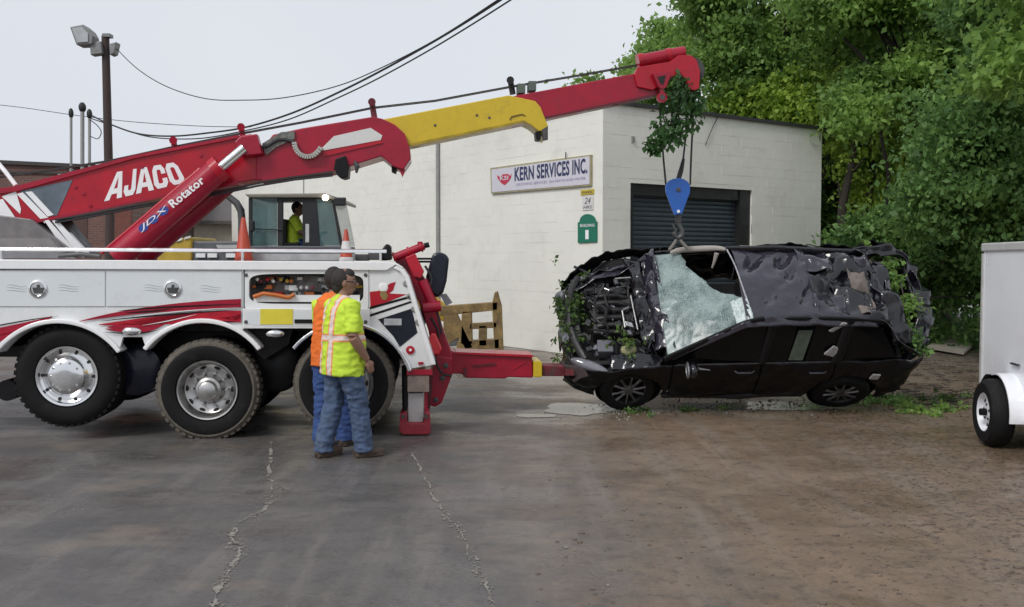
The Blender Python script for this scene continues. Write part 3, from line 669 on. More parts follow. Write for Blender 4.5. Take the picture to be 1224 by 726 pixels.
# deck rail and clutter
pts = [T.pt(x, 298+.005*x, -.0+.12) for x in (-250, 0, 200, 300, 462)]
MB().tube(pts, .020, 8).build('deck_rail', chrome, tt, smooth=True)
for x in (2, 290, 455): MB().cyl(T.pt(x, 299, .12), T.pt(x, 312, .12), .016, n=8).build('rail_post', chrome, tt)
MB().boxpx(T, 300, 303.5, 424, 311.5, .4, .7).build('tool_tray', M('tray_grey', (.42, .42, .42), .5, var=.2), tt)
MB().poly(T, [(0, 301), (60, 303), (80, 309), (0, 309)], .5, .8).build('tool_box', grey_paint, tt)
MB().tube([T.pt(70, 306, .3), T.pt(95, 304, .3), T.pt(120, 306.5, .3)], .025, 8).build('hose', steel, tt)
for x0, x1, y, h in ((424, 440, 304, 8), (440, 455, 302, 9), (392, 404, 306, 5)): MB().boxpx(T, x0, y, x1, y+h, .5, .8).build('deck_fitting', steel, tt, bevel=.01)
# ---- turret and boom
D0 = 1.05; D1 = 1.55
turret = MB().poly(T, [(-250, 262), (-60, 250), (36, 262), (96, 308), (-250, 308)], .95, 1.65).build('turret', M('turret_grey', (.20, .185, .185), .4, metal=.3, var=.2), tt, bevel=.01)
MB().poly(T, [(-250, 285), (60, 285), (80, 309), (-250, 309)], .8, .949).build('turret_base', M('turret_grey2', (.24, .22, .215), .5, var=.2), tt)
boom = MB().poly(T, [(-250, 295), (-250, 258), (19, 224.5), (160, 187.5), (285, 163), (300, 160), (313, 184), (313, 214), (280, 219.5), (160, 241.5), (65, 260.5), (-20, 276)], D0, D1).build('main_boom', red_b, tt, bevel=.012)
MB().poly(T, [(-250, 258), (19, 222.5), (160, 185.5), (285, 161.5), (285, 165), (160, 189.5), (19, 229), (-250, 264)], D0-.03, D1+.03).build('boom_flange', red, boom)
MB().poly(T, [(-20, 274), (65, 259), (160, 240), (285, 217), (285, 220.5), (160, 243), (65, 262.5), (-20, 278)], D0-.02, D1+.02).build('boom_flange', red, boom)
MB().poly(T, [(24, 228.5), (87, 215), (68, 257.5), (58, 259)], D0-.006, D0-.001).build('boom_decal', M('decal_slate', (.12, .15, .18), .35, var=.35, vscale=3), boom)
MB().poly(T, [(2, 235), (19, 229), (25, 250), (24, 256)], D0-.008, D0-.002).build('boom_decal', white_trim, boom)
for q in ([(20, 232), (27, 230), (60, 263), (53, 267)], [(30, 229.5), (38, 229), (64, 257), (57, 259)]): MB().poly(T, q, D0-.014, D0-.007).build('boom_decal', white_trim, boom)
MB().poly(T, [(62, 289-25), (68, 263), (108, 306), (99, 308), (90, 300)], D0-.03, D0+.05).build('mast_brace', white_trim, tt)
MB().poly(T, [(57, 262), (69, 261), (106, 307), (90, 308)], D0-.01, D0+.4).build('mast_brace', black, tt)
MB().poly(T, [(53, 264), (58, 263), (94, 304), (86, 308), (64, 280)], D0-.03, D0+.05).build('mast_brace', white_trim, tt)
MB().poly(T, [(-30, 247), (3, 238), (20, 263), (14, 264)], D0-.02, D0-.009).build('boom_decal', white_trim, boom)
MB().tube([T.pt(-5, 192, 1.3), T.pt(6, 205, 1.25), T.pt(19, 222, 1.2)], .025, 8).build('beacon_bar', white_trim, tt)
GL = {'A': [(0, 0), (.29, 0), (.34, .2), (.66, .2), (.71, 0), (1, 0), (.70, 1), (.30, 1)], 'J': [(.6, 1), (.95, 1), (.95, .2), (.78, 0), (.22, 0), (0, .2), (0, .42), (.33, .42), (.33, .28), (.39, .21), (.55, .21), (.6, .28)],
      'C': [(.2, 0), (.8, 0), (1, .2), (1, .40), (.66, .40), (.66, .26), (.6, .2), (.4, .2), (.34, .26), (.34, .74), (.4, .8), (.6, .8), (.66, .74), (.66, .6), (1, .6), (1, .8), (.8, 1), (.2, 1), (0, .8), (0, .2)],
      'O': [(.2, 0), (.8, 0), (1, .2), (1, .8), (.8, 1), (.2, 1), (0, .8), (0, .2)]}
HOLE = {'A': [(.40, .40), (.60, .40), (.5, .80)], 'O': [(.40, .2), (.60, .2), (.66, .26), (.66, .74), (.60, .8), (.40, .8), (.34, .74), (.34, .26)]}
QB = [np.array(q, float) for q in ((124.5, 241), (223, 218), (210, 194), (135, 206.5))]
qm = lambda a, b: tuple((1-a)*(1-b)*QB[0]+a*(1-b)*QB[1]+a*b*QB[2]+(1-a)*b*QB[3])
for i, (c_, x0, x1) in enumerate((('A', 0, .215), ('J', .225, .385), ('A', .385, .605), ('C', .615, .795), ('O', .815, 1))):
    lt = MB().poly(T, [qm(x0+(x1-x0)*a, b) for a, b in GL[c_]], D0-.004, D0-.001).build('letter', white_trim, boom)
    if c_ in HOLE: MB().poly(T, [qm(x0+(x1-x0)*a, b) for a, b in HOLE[c_]], D0-.006, D0-.0045).build('letter_counter', red_b, boom)
for k, yo in enumerate((0, 3)):
    MB().tube([T.pt(x, y+yo, D0-.05) for x, y in ((66, 263), (110, 256), (160, 246), (215, 237), (262, 229), (310, 219), (352, 212), (398, 207))], .012, 6).build('hydraulic_hose', cable, boom, smooth=True)
MB().tube(spline([T.pt(x, y, D0-.06) for x, y in ((300, 172), (316, 176), (334, 167), (352, 170))], 5), .018, 7).build('hydraulic_hose', cable, boom, smooth=True)
MB().tube(spline([T.pt(x, y, .60) for x, y in ((508, 318), (516, 334), (512, 352), (522, 372), (528, 400))], 5), .014, 7).build('hydraulic_hose', cable, tt, smooth=True)
MB().tube(spline([T.pt(x, y, .68) for x, y in ((515, 380), (524, 400), (520, 425), (527, 445), (540, 450))], 5), .014, 7).build('hydraulic_hose', cable, tt, smooth=True)
for x, y in ((100, 232), (108, 246), (170, 200), (240, 186), (265, 214), (90, 224)): MB().lathe(T.pt(x, y, D0-.001), -T.n, [(.022, 0), (.02, .01), (0, .012)], 8).build('bolt', red, boom)
# boom second stage with its cheek plates
st2 = MB().poly(T, [(306, 188), (326, 161), (360, 153.5), (446, 139.5), (457, 142), (472, 149), (484, 160), (490, 178), (491, 190), (482, 203), (470, 199), (456, 187), (430, 195), (418, 199), (400, 204.5), (306, 216)], D0-.02, D1+.02).build('boom_head', red, tt, bevel=.012)
MB().poly(T, [(381, 181), (399, 163), (443, 153), (457, 162), (455, 167.5)], D0-.026, D0-.021).build('boom_decal', M('decal_white', (.66, .65, .63), .4, var=.06), st2)
MB().poly(T, [(385, 182.5), (455, 168), (458, 171), (388, 187)], D0-.035, D0-.021).build('boom_rib', red_b, st2)
MB().poly(T, [(471, 196), (483, 193), (484, 205), (481, 212), (478, 205)], D0+.02, D0+.1).build('boom_ear', red, st2)
MB().poly(T, [(468, 196), (475, 199), (473, 207), (468, 205)], D0+.1, D0+.3).build('sheave', black, st2)
MB().poly(T, [(401, 190), (413, 186), (417, 200), (416, 212), (410, 213.5), (404, 211), (399, 202)], D0-.08, D0+.2).build('work_lamp', black, st2, bevel=.01)
MB().tube([T.pt(424, 193, D0-.03), T.pt(427, 199, D0-.03), T.pt(426, 207, D0-.03)], [.02, .03, .012], 8).build('hook', steel, st2)
for y0 in (216, ): MB().poly(T, [(313, 209), (400, 199), (400, 204), (313, 216)], D0-.04, D0-.02).build('boom_rib', red, st2)
# hose carrier loop
ch = M('carrier_chain', (.42, .42, .38), .5, var=.3)
arcp = bez([(352, 170), (352, 188), (374, 196), (384, 176)], 16)
for i in range(0, 16):
    a = T.pt(*arcp[i], D0-.07); b = T.pt(*arcp[i+1], D0-.07); u = (b-a).normalized(); MB().box((a+b)/2, ((b-a).length*.8, .08, .05), (u, T.n, u.cross(T.n))).build('chain_link', ch, st2)
MB().poly(T, [(313, 172), (336, 158), (352, 157), (352, 166), (330, 176), (318, 186)], D0-.05, D0+.2).build('hose_carrier', M('hose_grey', (.16, .16, .15), .7, var=.5, vscale=30), st2)
MB().poly(T, [(280, 170), (287, 163), (307, 160), (313, 184), (296, 186), (284, 184)], D0-.17, D0-.025).build('cylinder_bracket', red, tt, bevel=.012)
# telescopic stages
st3 = MB().poly(T, [(440, 146), (464, 141.5), (608, 114), (640, 121), (646, 128), (655, 150), (653, 166), (650, 166), (645, 158), (635, 150), (627, 146), (489, 174.5), (440, 184)], D0+.05, D1-.05).build('boom_extension', yellow, tt, bevel=.01)
MB().poly(T, [(489, 172), (627, 143.5), (627, 146.5), (489, 175.5)], D0+.03, D0+.049).build('boom_rib', M('yellow_dark', (.36, .26, .02), .5, var=.3), st3)
MB().poly(T, [(640, 158), (647, 156), (646, 168), (641, 167)], D0+.02, D0+.2).build('sheave', black, st3); MB().poly(T, [(648, 155), (655, 151), (655, 167), (650, 168)], D0-.02, D0+.04).build('sheave', steel, st3)
for q in ([(609, 143), (611, 139), (624, 136), (628, 138), (628, 139), (624, 137.3), (612, 140.3), (610, 144)],): MB().poly(T, q, D0+.04, D0+.049).build('boom_scuff', M('yellow_scuff', (.14, .10, .02), .6), st3)
for x, y in ((570, 138), (585, 141), (520, 150)): MB().lathe(T.pt(x, y, D0+.049), -T.n, [(.016, 0), (.014, .006), (0, .006)], 10).build('bolt', steel, st3)
st4 = MB().poly(T, [(600, 117.5), (758, 88), (790, 92), (787, 113), (652, 142), (600, 152)], D0+.10, D1-.10).build('boom_tip', red, tt, bevel=.01)
MB().poly(T, [(652, 139.5), (785, 111.5), (785, 114), (652, 142.5)], D0+.08, D0+.099).build('boom_rib', M('red_dark', (.13, .012, .02), .5), st4)
# tip head
MB().poly(T, [(758, 89), (762, 80), (800, 74), (812, 66), (826, 66), (833, 72), (837, 85), (836, 105), (832, 108), (826, 108), (820, 96), (812, 86), (795, 100), (780, 108), (762, 104)], D0+.06, D0+.12).build('tip_plate', red_b, st4, bevel=.008)
MB().poly(T, [(758, 89), (762, 80), (800, 74), (812, 66), (826, 66), (833, 72), (837, 85), (836, 105), (832, 108), (826, 108), (820, 96), (812, 86), (795, 100), (780, 108), (762, 104)], D1-.12, D1-.06).build('tip_plate', red_b, st4, bevel=.008)
MB().cyl(T.pt(764, 73, D0+.15), T.pt(818, 63, D0+.15), .075, n=20).build('tip_winch', red, st4, smooth=True)
MB().cyl(T.pt(762, 73.5, D0+.15), T.pt(768, 72.3, D0+.15), .085, n=20).build('winch_cap', red_b, st4, smooth=True); MB().cyl(T.pt(796, 67, D0+.15), T.pt(802, 66, D0+.15), .085, n=20).build('winch_flange', red_b, st4, smooth=True)
MB().poly(T, [(780, 88), (800, 84), (803, 88), (797, 104), (792, 108), (787, 104)], D0-.02, D0+.04).build('sheave_cheek', red, st4, bevel=.006)
MB().poly(T, [(786, 92), (796, 90), (793, 101), (790, 101)], D0-.026, D0-.021).build('cheek_slot', core, st4)
MB().tube([T.pt(791, 98, D0), T.pt(791, 112, D0)], .025, 8).build('swivel', red, st4)
cc = T.pt(791, 117, D0-.02); X2 = T.u
for nm, r0, r1, m in (('sheave', .06, .028, red), ('sheave_pin', .03, 0, steel)):
    MB().lathe(cc, -T.n, [(r1, -.03), (r0, -.03), (r0, .03), (r1, .03)] if r1 else [(0, -.036), (r0, -.036), (r0, .036), (0, .036)], 20).build(nm, m, st4, smooth=True)
MB().cyl(T.pt(826, 85, D0+.12), T.pt(826, 85, D1-.12), .16, n=24).build('tip_sheave', steel, st4, smooth=True)
# rope guides and ropes along the boom
gd = M('guide_dark', (.14, .02, .03), .5)
for x, y0, y1, m, pr in ((210, 168, 181, red, boom), (291, 152, 166, red, boom), (447.5, 122, 141, gd, st2), (613, 96, 113, cable, st3)):
    lean = -3
    MB().cyl(T.pt(x, y1, 1.3), T.pt(x+lean, y0, 1.3), .035, n=10).build('rope_guide', m, pr, smooth=True)
    MB().cyl(T.pt(x+lean, y0, 1.2), T.pt(x+lean, y0, 1.4), .045, n=12).build('guide_roller', m, pr, smooth=True)
MB().boxpx(T, 619, 100, 628, 111, 1.2, 1.4).build('antenna_box', M('box_green', (.10, .13, .11), .6), st4); MB().boxpx(T, 632, 97, 641, 108, 1.2, 1.4).build('antenna_box', MATS['box_green'], st4)
for k, dd in enumerate((1.24, 1.36)):
    MB().tube([T.pt(x, y+1.5*k, dd) for x, y in ((-100, 225), (60, 203), (130, 192), (208, 175), (289, 159), (360, 146), (445, 128.5), (520, 120), (612, 103), (690, 90), (764, 77))], .007, 6).build('winch_rope', rope, boom)
# lift cylinder
D2 = .88; a = T.pt(140, 308, D2); b = T.pt(262, 202, D2)
lc = MB().cyl(a, b, .138, n=32).build('lift_cylinder', red, tt, smooth=True)
MB().cyl(b, T.pt(292, 177, D2), .055, n=18).build('cylinder_rod', chrome, lc, smooth=True)
MB().cyl(T.pt(257, 206, D2), T.pt(265, 199.5, D2), .15, n=28).build('cylinder_gland', red_b, lc, smooth=True)
MB().cyl(T.pt(122, 303, D2-.02)-T.n*.02, T.pt(240, 202, D2-.02)-T.n*.02, .02, n=8).build('cylinder_hose', red_b, lc)
a2 = a+T.n*.85; b2 = b+T.n*.85; MB().cyl(a2, b2, .138, n=24).build('lift_cylinder', red, tt, smooth=True)
lq = lambda s, t: (lambda p, q: (p[0]+(q[0]-p[0])*s-t*.65, p[1]+(q[1]-p[1])*s-t*.76))((168, 280), (245, 217))
DL = D2-.1415
text_on(T, 'Rotator', [lq(.50, -1), lq(1.0, -1), lq(1.0, 9.5), lq(.50, 9.5)], DL, white_trim, lc, off=.03, space=1.08)
blue = M('logo_blue', (.03, .06, .30), .4); 
for s0, s1 in ((.0, .16), (.17, .30), (.31, .47)):
    cq = lq((s0+s1)/2, 4); MB().poly(T, [(cq[0]+6.4*math.cos(w)*.82-5.2*math.sin(w)*-.57, cq[1]-6.4*math.cos(w)*.62+5.2*math.sin(w)*.75) for w in np.linspace(0, 2*math.pi, 20)[:-1]], DL-.001, DL+.004).build('logo_plate', blue, lc)
text_on(T, 'JDX', [lq(.02, .5), lq(.46, .5), lq(.46, 8), lq(.02, 8)], DL-.004, white_trim, lc, shear=.3, off=.0)
# ---- rear recovery gear
g = D0
MB().poly(T, [(470, 318), (482, 303), (497, 318), (512, 340), (522, 364), (529, 392), (541, 425), (541, 432), (518, 430), (512, 395), (500, 360)], .8, 1.7).build('tow_mast', red, tt, bevel=.015)
MB().poly(T, [(484, 308), (496, 303), (507, 325), (503, 333), (494, 331)], .55, .8).build('mast_arm', red_b, tt, bevel=.01)
MB().tube([T.pt(505, 335, .6), T.pt(512, 352, .6), T.pt(520, 368, .6)], [.06, .055, .06], 12).build('mast_hose_guide', red, tt, smooth=True)
MB().cyl(T.pt(506, 368, .58), T.pt(527, 366, .58), .06, n=14).build('pivot_barrel', red, tt, smooth=True)
MB().poly(T, [(515, 398), (521, 399), (529, 418), (525, 425), (517, 424), (512, 408)], .5, .6).build('tail_lamp', M('lamp_red', (.60, .012, .02), .2, coat=.6), tt, bevel=.02)
MB().cyl(T.pt(470, 308.5, .7), T.pt(507, 294, .7), .045, n=16).build('winch_barrel', red, tt, smooth=True)
for x, y in ((472, 307.5), (489, 301), (503, 295.5)): MB().cyl(T.pt(x-1, y+.4, .7), T.pt(x+1, y-.4, .7), .058, n=16).build('barrel_ring', red_b, tt, smooth=True)
MB().cyl(T.pt(507, 294, .7), T.pt(513, 292.5, .7), .03, n=10).build('barrel_plug', black, tt); MB().boxpx(T, 499, 289, 505, 293, .66, .74).build('barrel_lug', red, tt)
MB().poly(T, [(455, 300), (462, 291), (467, 294), (468, 311), (456, 312)], .6, .9).build('winch_motor', black, tt, bevel=.02)
for y in (309.5, 313): MB().cyl(T.pt(496, y, .75), T.pt(520, y, .75), .012, n=6).build('stay_bar', black, tt)
MB().poly(T, [(517, 304), (523, 301), (532, 303), (537, 309), (534, 336), (530, 350), (522, 357), (514, 350), (509, 332)], .7, 1.2).build('mud_guard', navy, tt, bevel=.04)
MB().poly(T, [(526, 353), (534, 352), (541, 362), (533, 366)], .8, 1.1).build('guard_foot', grey_paint, tt)
# knuckle, underlift and claws
MB().poly(T, [(519, 425), (541, 428), (541, 447), (537, 458), (528, 482), (520, 487), (512, 484), (513, 462)], .75, 1.6).build('underlift_knuckle', red, tt, bevel=.015)
for x, y in ((529, 452), (521, 478), (533, 437)): MB().lathe(T.pt(x, y, .748), -T.n, [(.03, 0), (.03, .02), (0, .024)], 12).build('pivot_pin', steel, tt)
ul = MB().poly(T, [(527, 408), (536, 418), (548, 422.5), (636, 426), (637, 452), (607, 451), (604, 453), (556, 452), (552, 447), (536, 447)], 1.02, 1.42).build('underlift_arm', red, tt, bevel=.014)
MB().poly(T, [(545, 421), (637, 424.5), (637, 427), (545, 423.5)], .98, 1.46).build('arm_cap', red_b, ul)
MB().poly(T, [(564, 437), (592, 434), (593, 436), (566, 439)], 1.0, 1.019).build('arm_slot', MATS['red_dark'], ul); MB().poly(T, [(613, 441), (628, 432), (629, 433), (614, 442)], 1.01, 1.019).build('arm_weld', red_b, ul)
MB().poly(T, [(554, 440), (558, 440), (558, 452), (554, 451)], 1.0, 1.019).build('arm_slot', MATS['red_dark'], ul)
MB().poly(T, [(637.5, 432), (646, 431.5), (648, 434), (648, 450), (645, 451.5), (637.5, 451)], 1.0, 1.44).build('arm_collar', yellow, ul, bevel=.01)
dred = M('dirty_red', (.13, .012, .018), .55, var=.4, vscale=14, dirt=((.05, .04, .035), .5, 9))
MB().poly(T, [(648, 437), (676, 438), (676, 450), (648, 450)], 1.06, 1.38).build('arm_inner', dred, ul, bevel=.01)
cl = MB().poly(T, [(676, 437), (690, 439), (700, 443), (704, 450), (694, 453), (687, 458), (683, 455), (689, 450), (676, 450)], .95, 1.5).build('claw', M('claw_dark', (.05, .03, .03), .6, var=.4), ul, bevel=.01)
MB().poly(T, [(676, 442), (686, 442), (686, 449), (676, 449)], .9, 1.0).build('claw_plate', dred, ul)
# outrigger
og = MB().boxpx(T, 488, 470, 506, 505, .06, .24).build('outrigger_leg', M('leg_pale', (.48, .46, .45), .5, var=.15, dirt=((.25, .22, .2), .3, 6)), tt, bevel=.006)
MB().boxpx(T, 487, 449, 513, 469, .0, .3).build('outrigger_sleeve', M('sleeve_brown', (.25, .19, .16), .6, var=.3, vscale=10), og, bevel=.006)
MB().boxpx(T, 486, 442, 517, 448.5, -.01, .4).build('outrigger_head', red, og)
MB().boxpx(T, 507, 449, 511, 500, .1, .3).build('outrigger_guide', red, og); MB().boxpx(T, 483, 449, 486, 500, .1, .3).build('outrigger_guide', black, og)
MB().poly(T, [(478, 496), (486, 492), (487, 506), (507, 506), (508, 492), (514, 495), (515, 518), (511, 520), (481, 520), (477, 515)], -.02, .34).build('outrigger_foot', M('foot_red', (.30, .02, .035), .55, var=.3, dirt=((.2, .14, .12), .3, 8)), og, bevel=.012)
for x in (482, 510): MB().lathe(T.pt(x, 498, -.022), -T.n, [(.022, 0), (.02, .015), (0, .015)], 10).build('bolt', steel, og)
MB().poly(T, [(487, 443), (519, 440), (514, 490), (508, 490), (508, 470)], .42, .75).build('tow_frame', dred, tt)
MB().poly(T, [(480, 440), (487, 440), (487, 492), (481, 500)], .3, .6).build('mud_flap', rubber, tt)

# ---- traffic cones standing on the deck
def cone(px, ybase, ytop, d, mat, label, bands=()):
    c = T.pt(px, ybase, d); top = T.pt(px, ytop, d); h = top.z-c.z; r = h*.20
    t = empty('traffic_cone', c, label, 'traffic cone', 'traffic cones on the truck deck')
    MB().lathe(c, Z, [(r, .03), (r*.95, .04), (r*.22, h*.98), (r*.12, h), (0, h)], 24).build('cone_body', mat, t, smooth=True)
    mb = MB(); mb.box(c+Z*.015, (r*2.3, r*2.3, .03), (T.u, T.n, Z)); mb.build('cone_base', mat if not bands else bands[0][2], t, bevel=.008)
    for f0, f1, m in bands:
        q = lambda f: r*.95+(r*.22-r*.95)*((f*h-.04)/(h*.94))
        MB().lathe(c, Z, [(q(f0)+.003, f0*h), (q(f1)+.003, f1*h)], 24).build('cone_band', m, t, smooth=True)
org = M('cone_orange', (.42, .05, .022), .5, var=.12, dirt=((.25, .05, .03), .25, 8)); cwh = M('cone_white', (.62, .60, .58), .5, var=.1)
cone(291.5, 315.2, 260, .28, org, 'plain orange traffic cone standing on the truck deck by the crane cylinder')
cone(414, 315.9, 274, .28, org, 'orange traffic cone with wide white bands on the truck deck', ((.02, .2, cwh), (.32, .66, cwh)))
# ------------------------------------------------------------------ people
def fuse(mb, voxel, smooth=4, noise_amp=0, nscale=9, post=None):
    me = bpy.data.meshes.new('tmp'); me.from_pydata(mb.v, [], mb.f); me.update()
    sc_ = bpy.data.scenes.new('tmp'); o = bpy.data.objects.new('tmp', me); sc_.collection.objects.link(o)
    m = o.modifiers.new('r', 'REMESH'); m.mode = 'VOXEL'; m.voxel_size = voxel; m.adaptivity = 0
    if smooth: m = o.modifiers.new('s', 'SMOOTH'); m.iterations = smooth; m.factor = .5
    with bpy.context.temp_override(scene=sc_, view_layer=sc_.view_layers[0]): dg = bpy.context.evaluated_depsgraph_get(); r = bpy.data.meshes.new_from_object(o.evaluated_get(dg))
    bpy.data.objects.remove(o); bpy.data.meshes.remove(me); bpy.data.scenes.remove(sc_)
    if noise_amp:
        CN = [(v.co.copy(), v.normal.copy()) for v in r.vertices]; out_ = []
        for c, nn in CN:
            q = Vector((c.x*nscale, c.y*nscale, c.z*nscale*1.7)); k = 1-2*abs(mnoise.noise(q)); k2 = mnoise.noise(q*2.3)
            out_ += tuple(c+nn*(noise_amp*(k*.7+k2*.5-.3)))
        r.vertices.foreach_set('co', out_); r.update()
    return r
def put(name, me, mat, parent, base):
    me.name = name
    me.transform(Matrix.Translation(-Vector(base)))
    me.materials.clear(); return link(name, me, mat, parent, Vector(base), smooth='all')
skin_m = M('skin', (.30, .165, .115), .55, var=.1, vscale=18)
hair_m = M('hair_dark', (.022, .017, .014), .7, var=.4, vscale=60, bump=.5, bscale=160)
jeans_m = M('blue_denim', (.062, .095, .170), .85, var=.35, vscale=16, bump=.9, bscale=22, dirt=((.13, .15, .19), .3, 7))
jeans2 = M('work_trousers_blue', (.035, .075, .22), .85, var=.25, vscale=14)
boot_m = M('boot_leather', (.075, .05, .036), .75, var=.4, vscale=20)
def vest_mat(name, base, fwd, left, col, zb, straps):
    m = bpy.data.materials.new(name); m.use_nodes = True; t = m.node_tree; N = t.nodes; L = t.links; p = N['Principled BSDF']; p.inputs['Roughness'].default_value = .75
    geo = N.new('ShaderNodeNewGeometry'); sub = N.new('ShaderNodeVectorMath'); sub.operation = 'SUBTRACT'; sub.inputs[1].default_value = base; L.new(geo.outputs['Position'], sub.inputs[0])
    dot = N.new('ShaderNodeVectorMath'); dot.operation = 'DOT_PRODUCT'; dot.inputs[1].default_value = left; L.new(sub.outputs[0], dot.inputs[0])
    sep = N.new('ShaderNodeSeparateXYZ'); L.new(sub.outputs[0], sep.inputs[0])
    def mth(op, a, b):
        n = N.new('ShaderNodeMath'); n.operation = op
        for i, q in enumerate((a, b)):
            if isinstance(q, (int, float)): n.inputs[i].default_value = q
            else: L.new(q, n.inputs[i])
        return n.outputs[0]
    zd = mth('ABSOLUTE', mth('SUBTRACT', sep.outputs[2], zb), 0)
    ld_ = mth('ABSOLUTE', mth('SUBTRACT', mth('ABSOLUTE', dot.outputs['Value'], 0), straps), 0)
    ld_ = mth('ADD', ld_, mth('MULTIPLY', mth('GREATER_THAN', mth('ABSOLUTE', dot.outputs['Value'], 0), .172), 1))
    dist = mth('MINIMUM', zd, ld_)
    nz = N.new('ShaderNodeTexNoise'); nz.inputs['Scale'].default_value = 9; L.new(geo.outputs['Position'], nz.inputs['Vector'])
    cr = N.new('ShaderNodeValToRGB'); cr.color_ramp.elements[0].color = tuple(c*.82 for c in col)+(1,); cr.color_ramp.elements[1].color = tuple(min(1, c*1.1) for c in col)+(1,); L.new(nz.outputs[0], cr.inputs[0])
    def over(a, thr, c):
        mi = N.new('ShaderNodeMix'); mi.data_type = 'RGBA'; mi.inputs[7].default_value = c+(1,); L.new(mth('LESS_THAN', dist, thr), mi.inputs[0]); L.new(a, mi.inputs[6]); return mi.outputs[2]
    c = over(cr.outputs[0], .036, (.80, .28, .10)); c = over(c, .022, (.72, .60, .55)); L.new(c, p.inputs['Base Color'])
    nb = N.new('ShaderNodeTexNoise'); nb.inputs['Scale'].default_value = 14; nb.inputs['Detail'].default_value = 3; L.new(geo.outputs['Position'], nb.inputs['Vector'])
    bp = N.new('ShaderNodeBump'); bp.inputs['Strength'].default_value = .35; bp.inputs['Distance'].default_value = .03; L.new(nb.outputs[0], bp.inputs['Height']); L.new(bp.outputs[0], p.inputs['Normal'])
    return m
def person(base, heading, J, label, shirt, trousers, vest=None, sleeve_mat=None, bald=False, girth=1.0, seated=False, turn=0, glasses=False):
    base = Vector(base); f = Vector((math.cos(heading), math.sin(heading), 0)); l = Vector((-f.y, f.x, 0))
    W_ = lambda p: base+f*p[0]+l*p[1]+Z*p[2]
    t = empty('person', base, label, 'person')
    hz = J['head']; hf = (f*math.cos(turn)+l*math.sin(turn)); hl = Vector((-hf.y, hf.x, 0)); H = W_(hz)
    # --- body: head, neck, arms, hands, core
    b = MB()
    b.ball(H+Z*.018, (.106, .084, .120), 20, 14, (hf, hl, Z)); b.ball(H+hf*.03-Z*.065, (.062, .055, .055), 14, 10, (hf, hl, Z))
    b.tube([H+hf*.092+Z*.02, H+hf*.124-Z*.02, H+hf*.105-Z*.032], [.012, .02, .014], 8)
    b.tube([H+hf*.088-Z*.06+hl*.024, H+hf*.097-Z*.06, H+hf*.088-Z*.06-hl*.024], [.007, .010, .007], 6)
    for s in (1, -1): b.ball(H+hl*s*.086-hf*.005+Z*.0, (.022, .010, .034), 10, 8, (hf, hl, Z))
    neck = W_((hz[0]-.03, hz[1], hz[2]-.21)); b.tube([neck-Z*.03, neck+Z*.06, H-Z*.04], [.064, .058, .056], 14)
    T_ = J['torso']
    b.tube([W_(p) for p, r, e in T_], [r*.82 for p, r, e in T_], 18, ell=[e for p, r, e in T_], up=f)
    for s, A in ((1, J['armL']), (-1, J['armR'])):
        sh_, el, wr_ = [W_(p) for p in A]
        b.tube([sh_, (sh_+el)/2, el], [.056, .054, .050], 12); b.tube([el, el*.65+wr_*.35, wr_], [.050, .050, .031], 12)
        d = (wr_-el).normalized(); d = (d*.8-Z*.35).normalized(); side = (l*-s); side = (side-d*side.dot(d)).normalized(); nor = d.cross(side)
        palm = wr_+d*.05; b.ball(palm, (.05, .040, .018), 12, 8, (d, nor, side))
        for k, (ln, o) in enumerate(((.060, .028), (.068, .010), (.064, -.009), (.050, -.027))):
            p0 = wr_+d*.085+nor*o; p1 = p0+d*ln*.5+side*.006; p2 = p0+d*ln*.85+side*.024; p3 = p0+d*ln+side*.040
            b.tube([p0-d*.02, p0, p1, p2, p3], [.0105, .0105, .0098, .0090, .0075], 8)
        b.tube([wr_+d*.03+nor*.026, wr_+d*.055+nor*.048+side*.012, wr_+d*.085+nor*.050+side*.024], [.013, .011, .009], 8)
    for hp, kn, an in (J['legL'], J['legR']): b.tube([W_(hp), W_(kn), W_(an)], [.075, .05, .035], 10)
    body_ = put('body', fuse(b, .0075, 3), skin_m, t, base)
    eye = M('eye_white', (.6, .58, .55), .3); iris = M('eye_dark', (.02, .015, .012), .2)
    for s in (1, -1):
        MB().ball(H+hf*.090+hl*s*.034+Z*.012, .012, 8, 6).build('eye', eye, t, smooth=True); MB().ball(H+hf*.099+hl*s*.034+Z*.012, .006, 6, 5).build('pupil', iris, t, smooth=True)
        mbb = MB(); mbb.tube([H+hf*.092+hl*s*.015+Z*.034, H+hf*.094+hl*s*.032+Z*.038, H+hf*.082+hl*s*.05+Z*.032], .005, 6); mbb.build('eyebrow', hair_m, t)
    # --- hair
    hb = MB()
    if bald:
        hb.ball(H-hf*.026+Z*.027, (.100, .094, .109), 18, 12, (hf, hl, Z)); hb.ball(H-hf*.066-Z*.045, (.048, .068, .055), 14, 10, (hf, hl, Z)); hb.ball(H+hf*.035+Z*.080, (.064, .070, .056), 14, 10, (hf, hl, Z))
    else:
        hb.ball(H-hf*.022+Z*.034, (.104, .094, .113), 18, 12, (hf, hl, Z)); hb.ball(H-hf*.06-Z*.03, (.045, .064, .055), 14, 10, (hf, hl, Z))
    put('hair', fuse(hb, .008, 2, .004, 40), hair_m, t, base)
    if glasses:
        g_ = MB()
        for s in (1, -1): g_.tube([H+hf*.104+hl*s*.055+Z*.012, H+hf*.02+hl*s*.086+Z*.016, H-hf*.01+hl*s*.086+Z*.01], .004, 6); g_.tube([H+hf*.108+hl*s*(.032+.022*math.cos(w))+Z*(.012+.018*math.sin(w)) for w in np.linspace(0, 6.283, 13)], .003, 5)
        g_.build('glasses', cable, t)
    # --- shirt
    s_ = MB(); s_.tube([W_(p) for p, r, e in T_], [r*girth for p, r, e in T_], 24, ell=[e for p, r, e in T_], up=f)
    sl_ = MB()
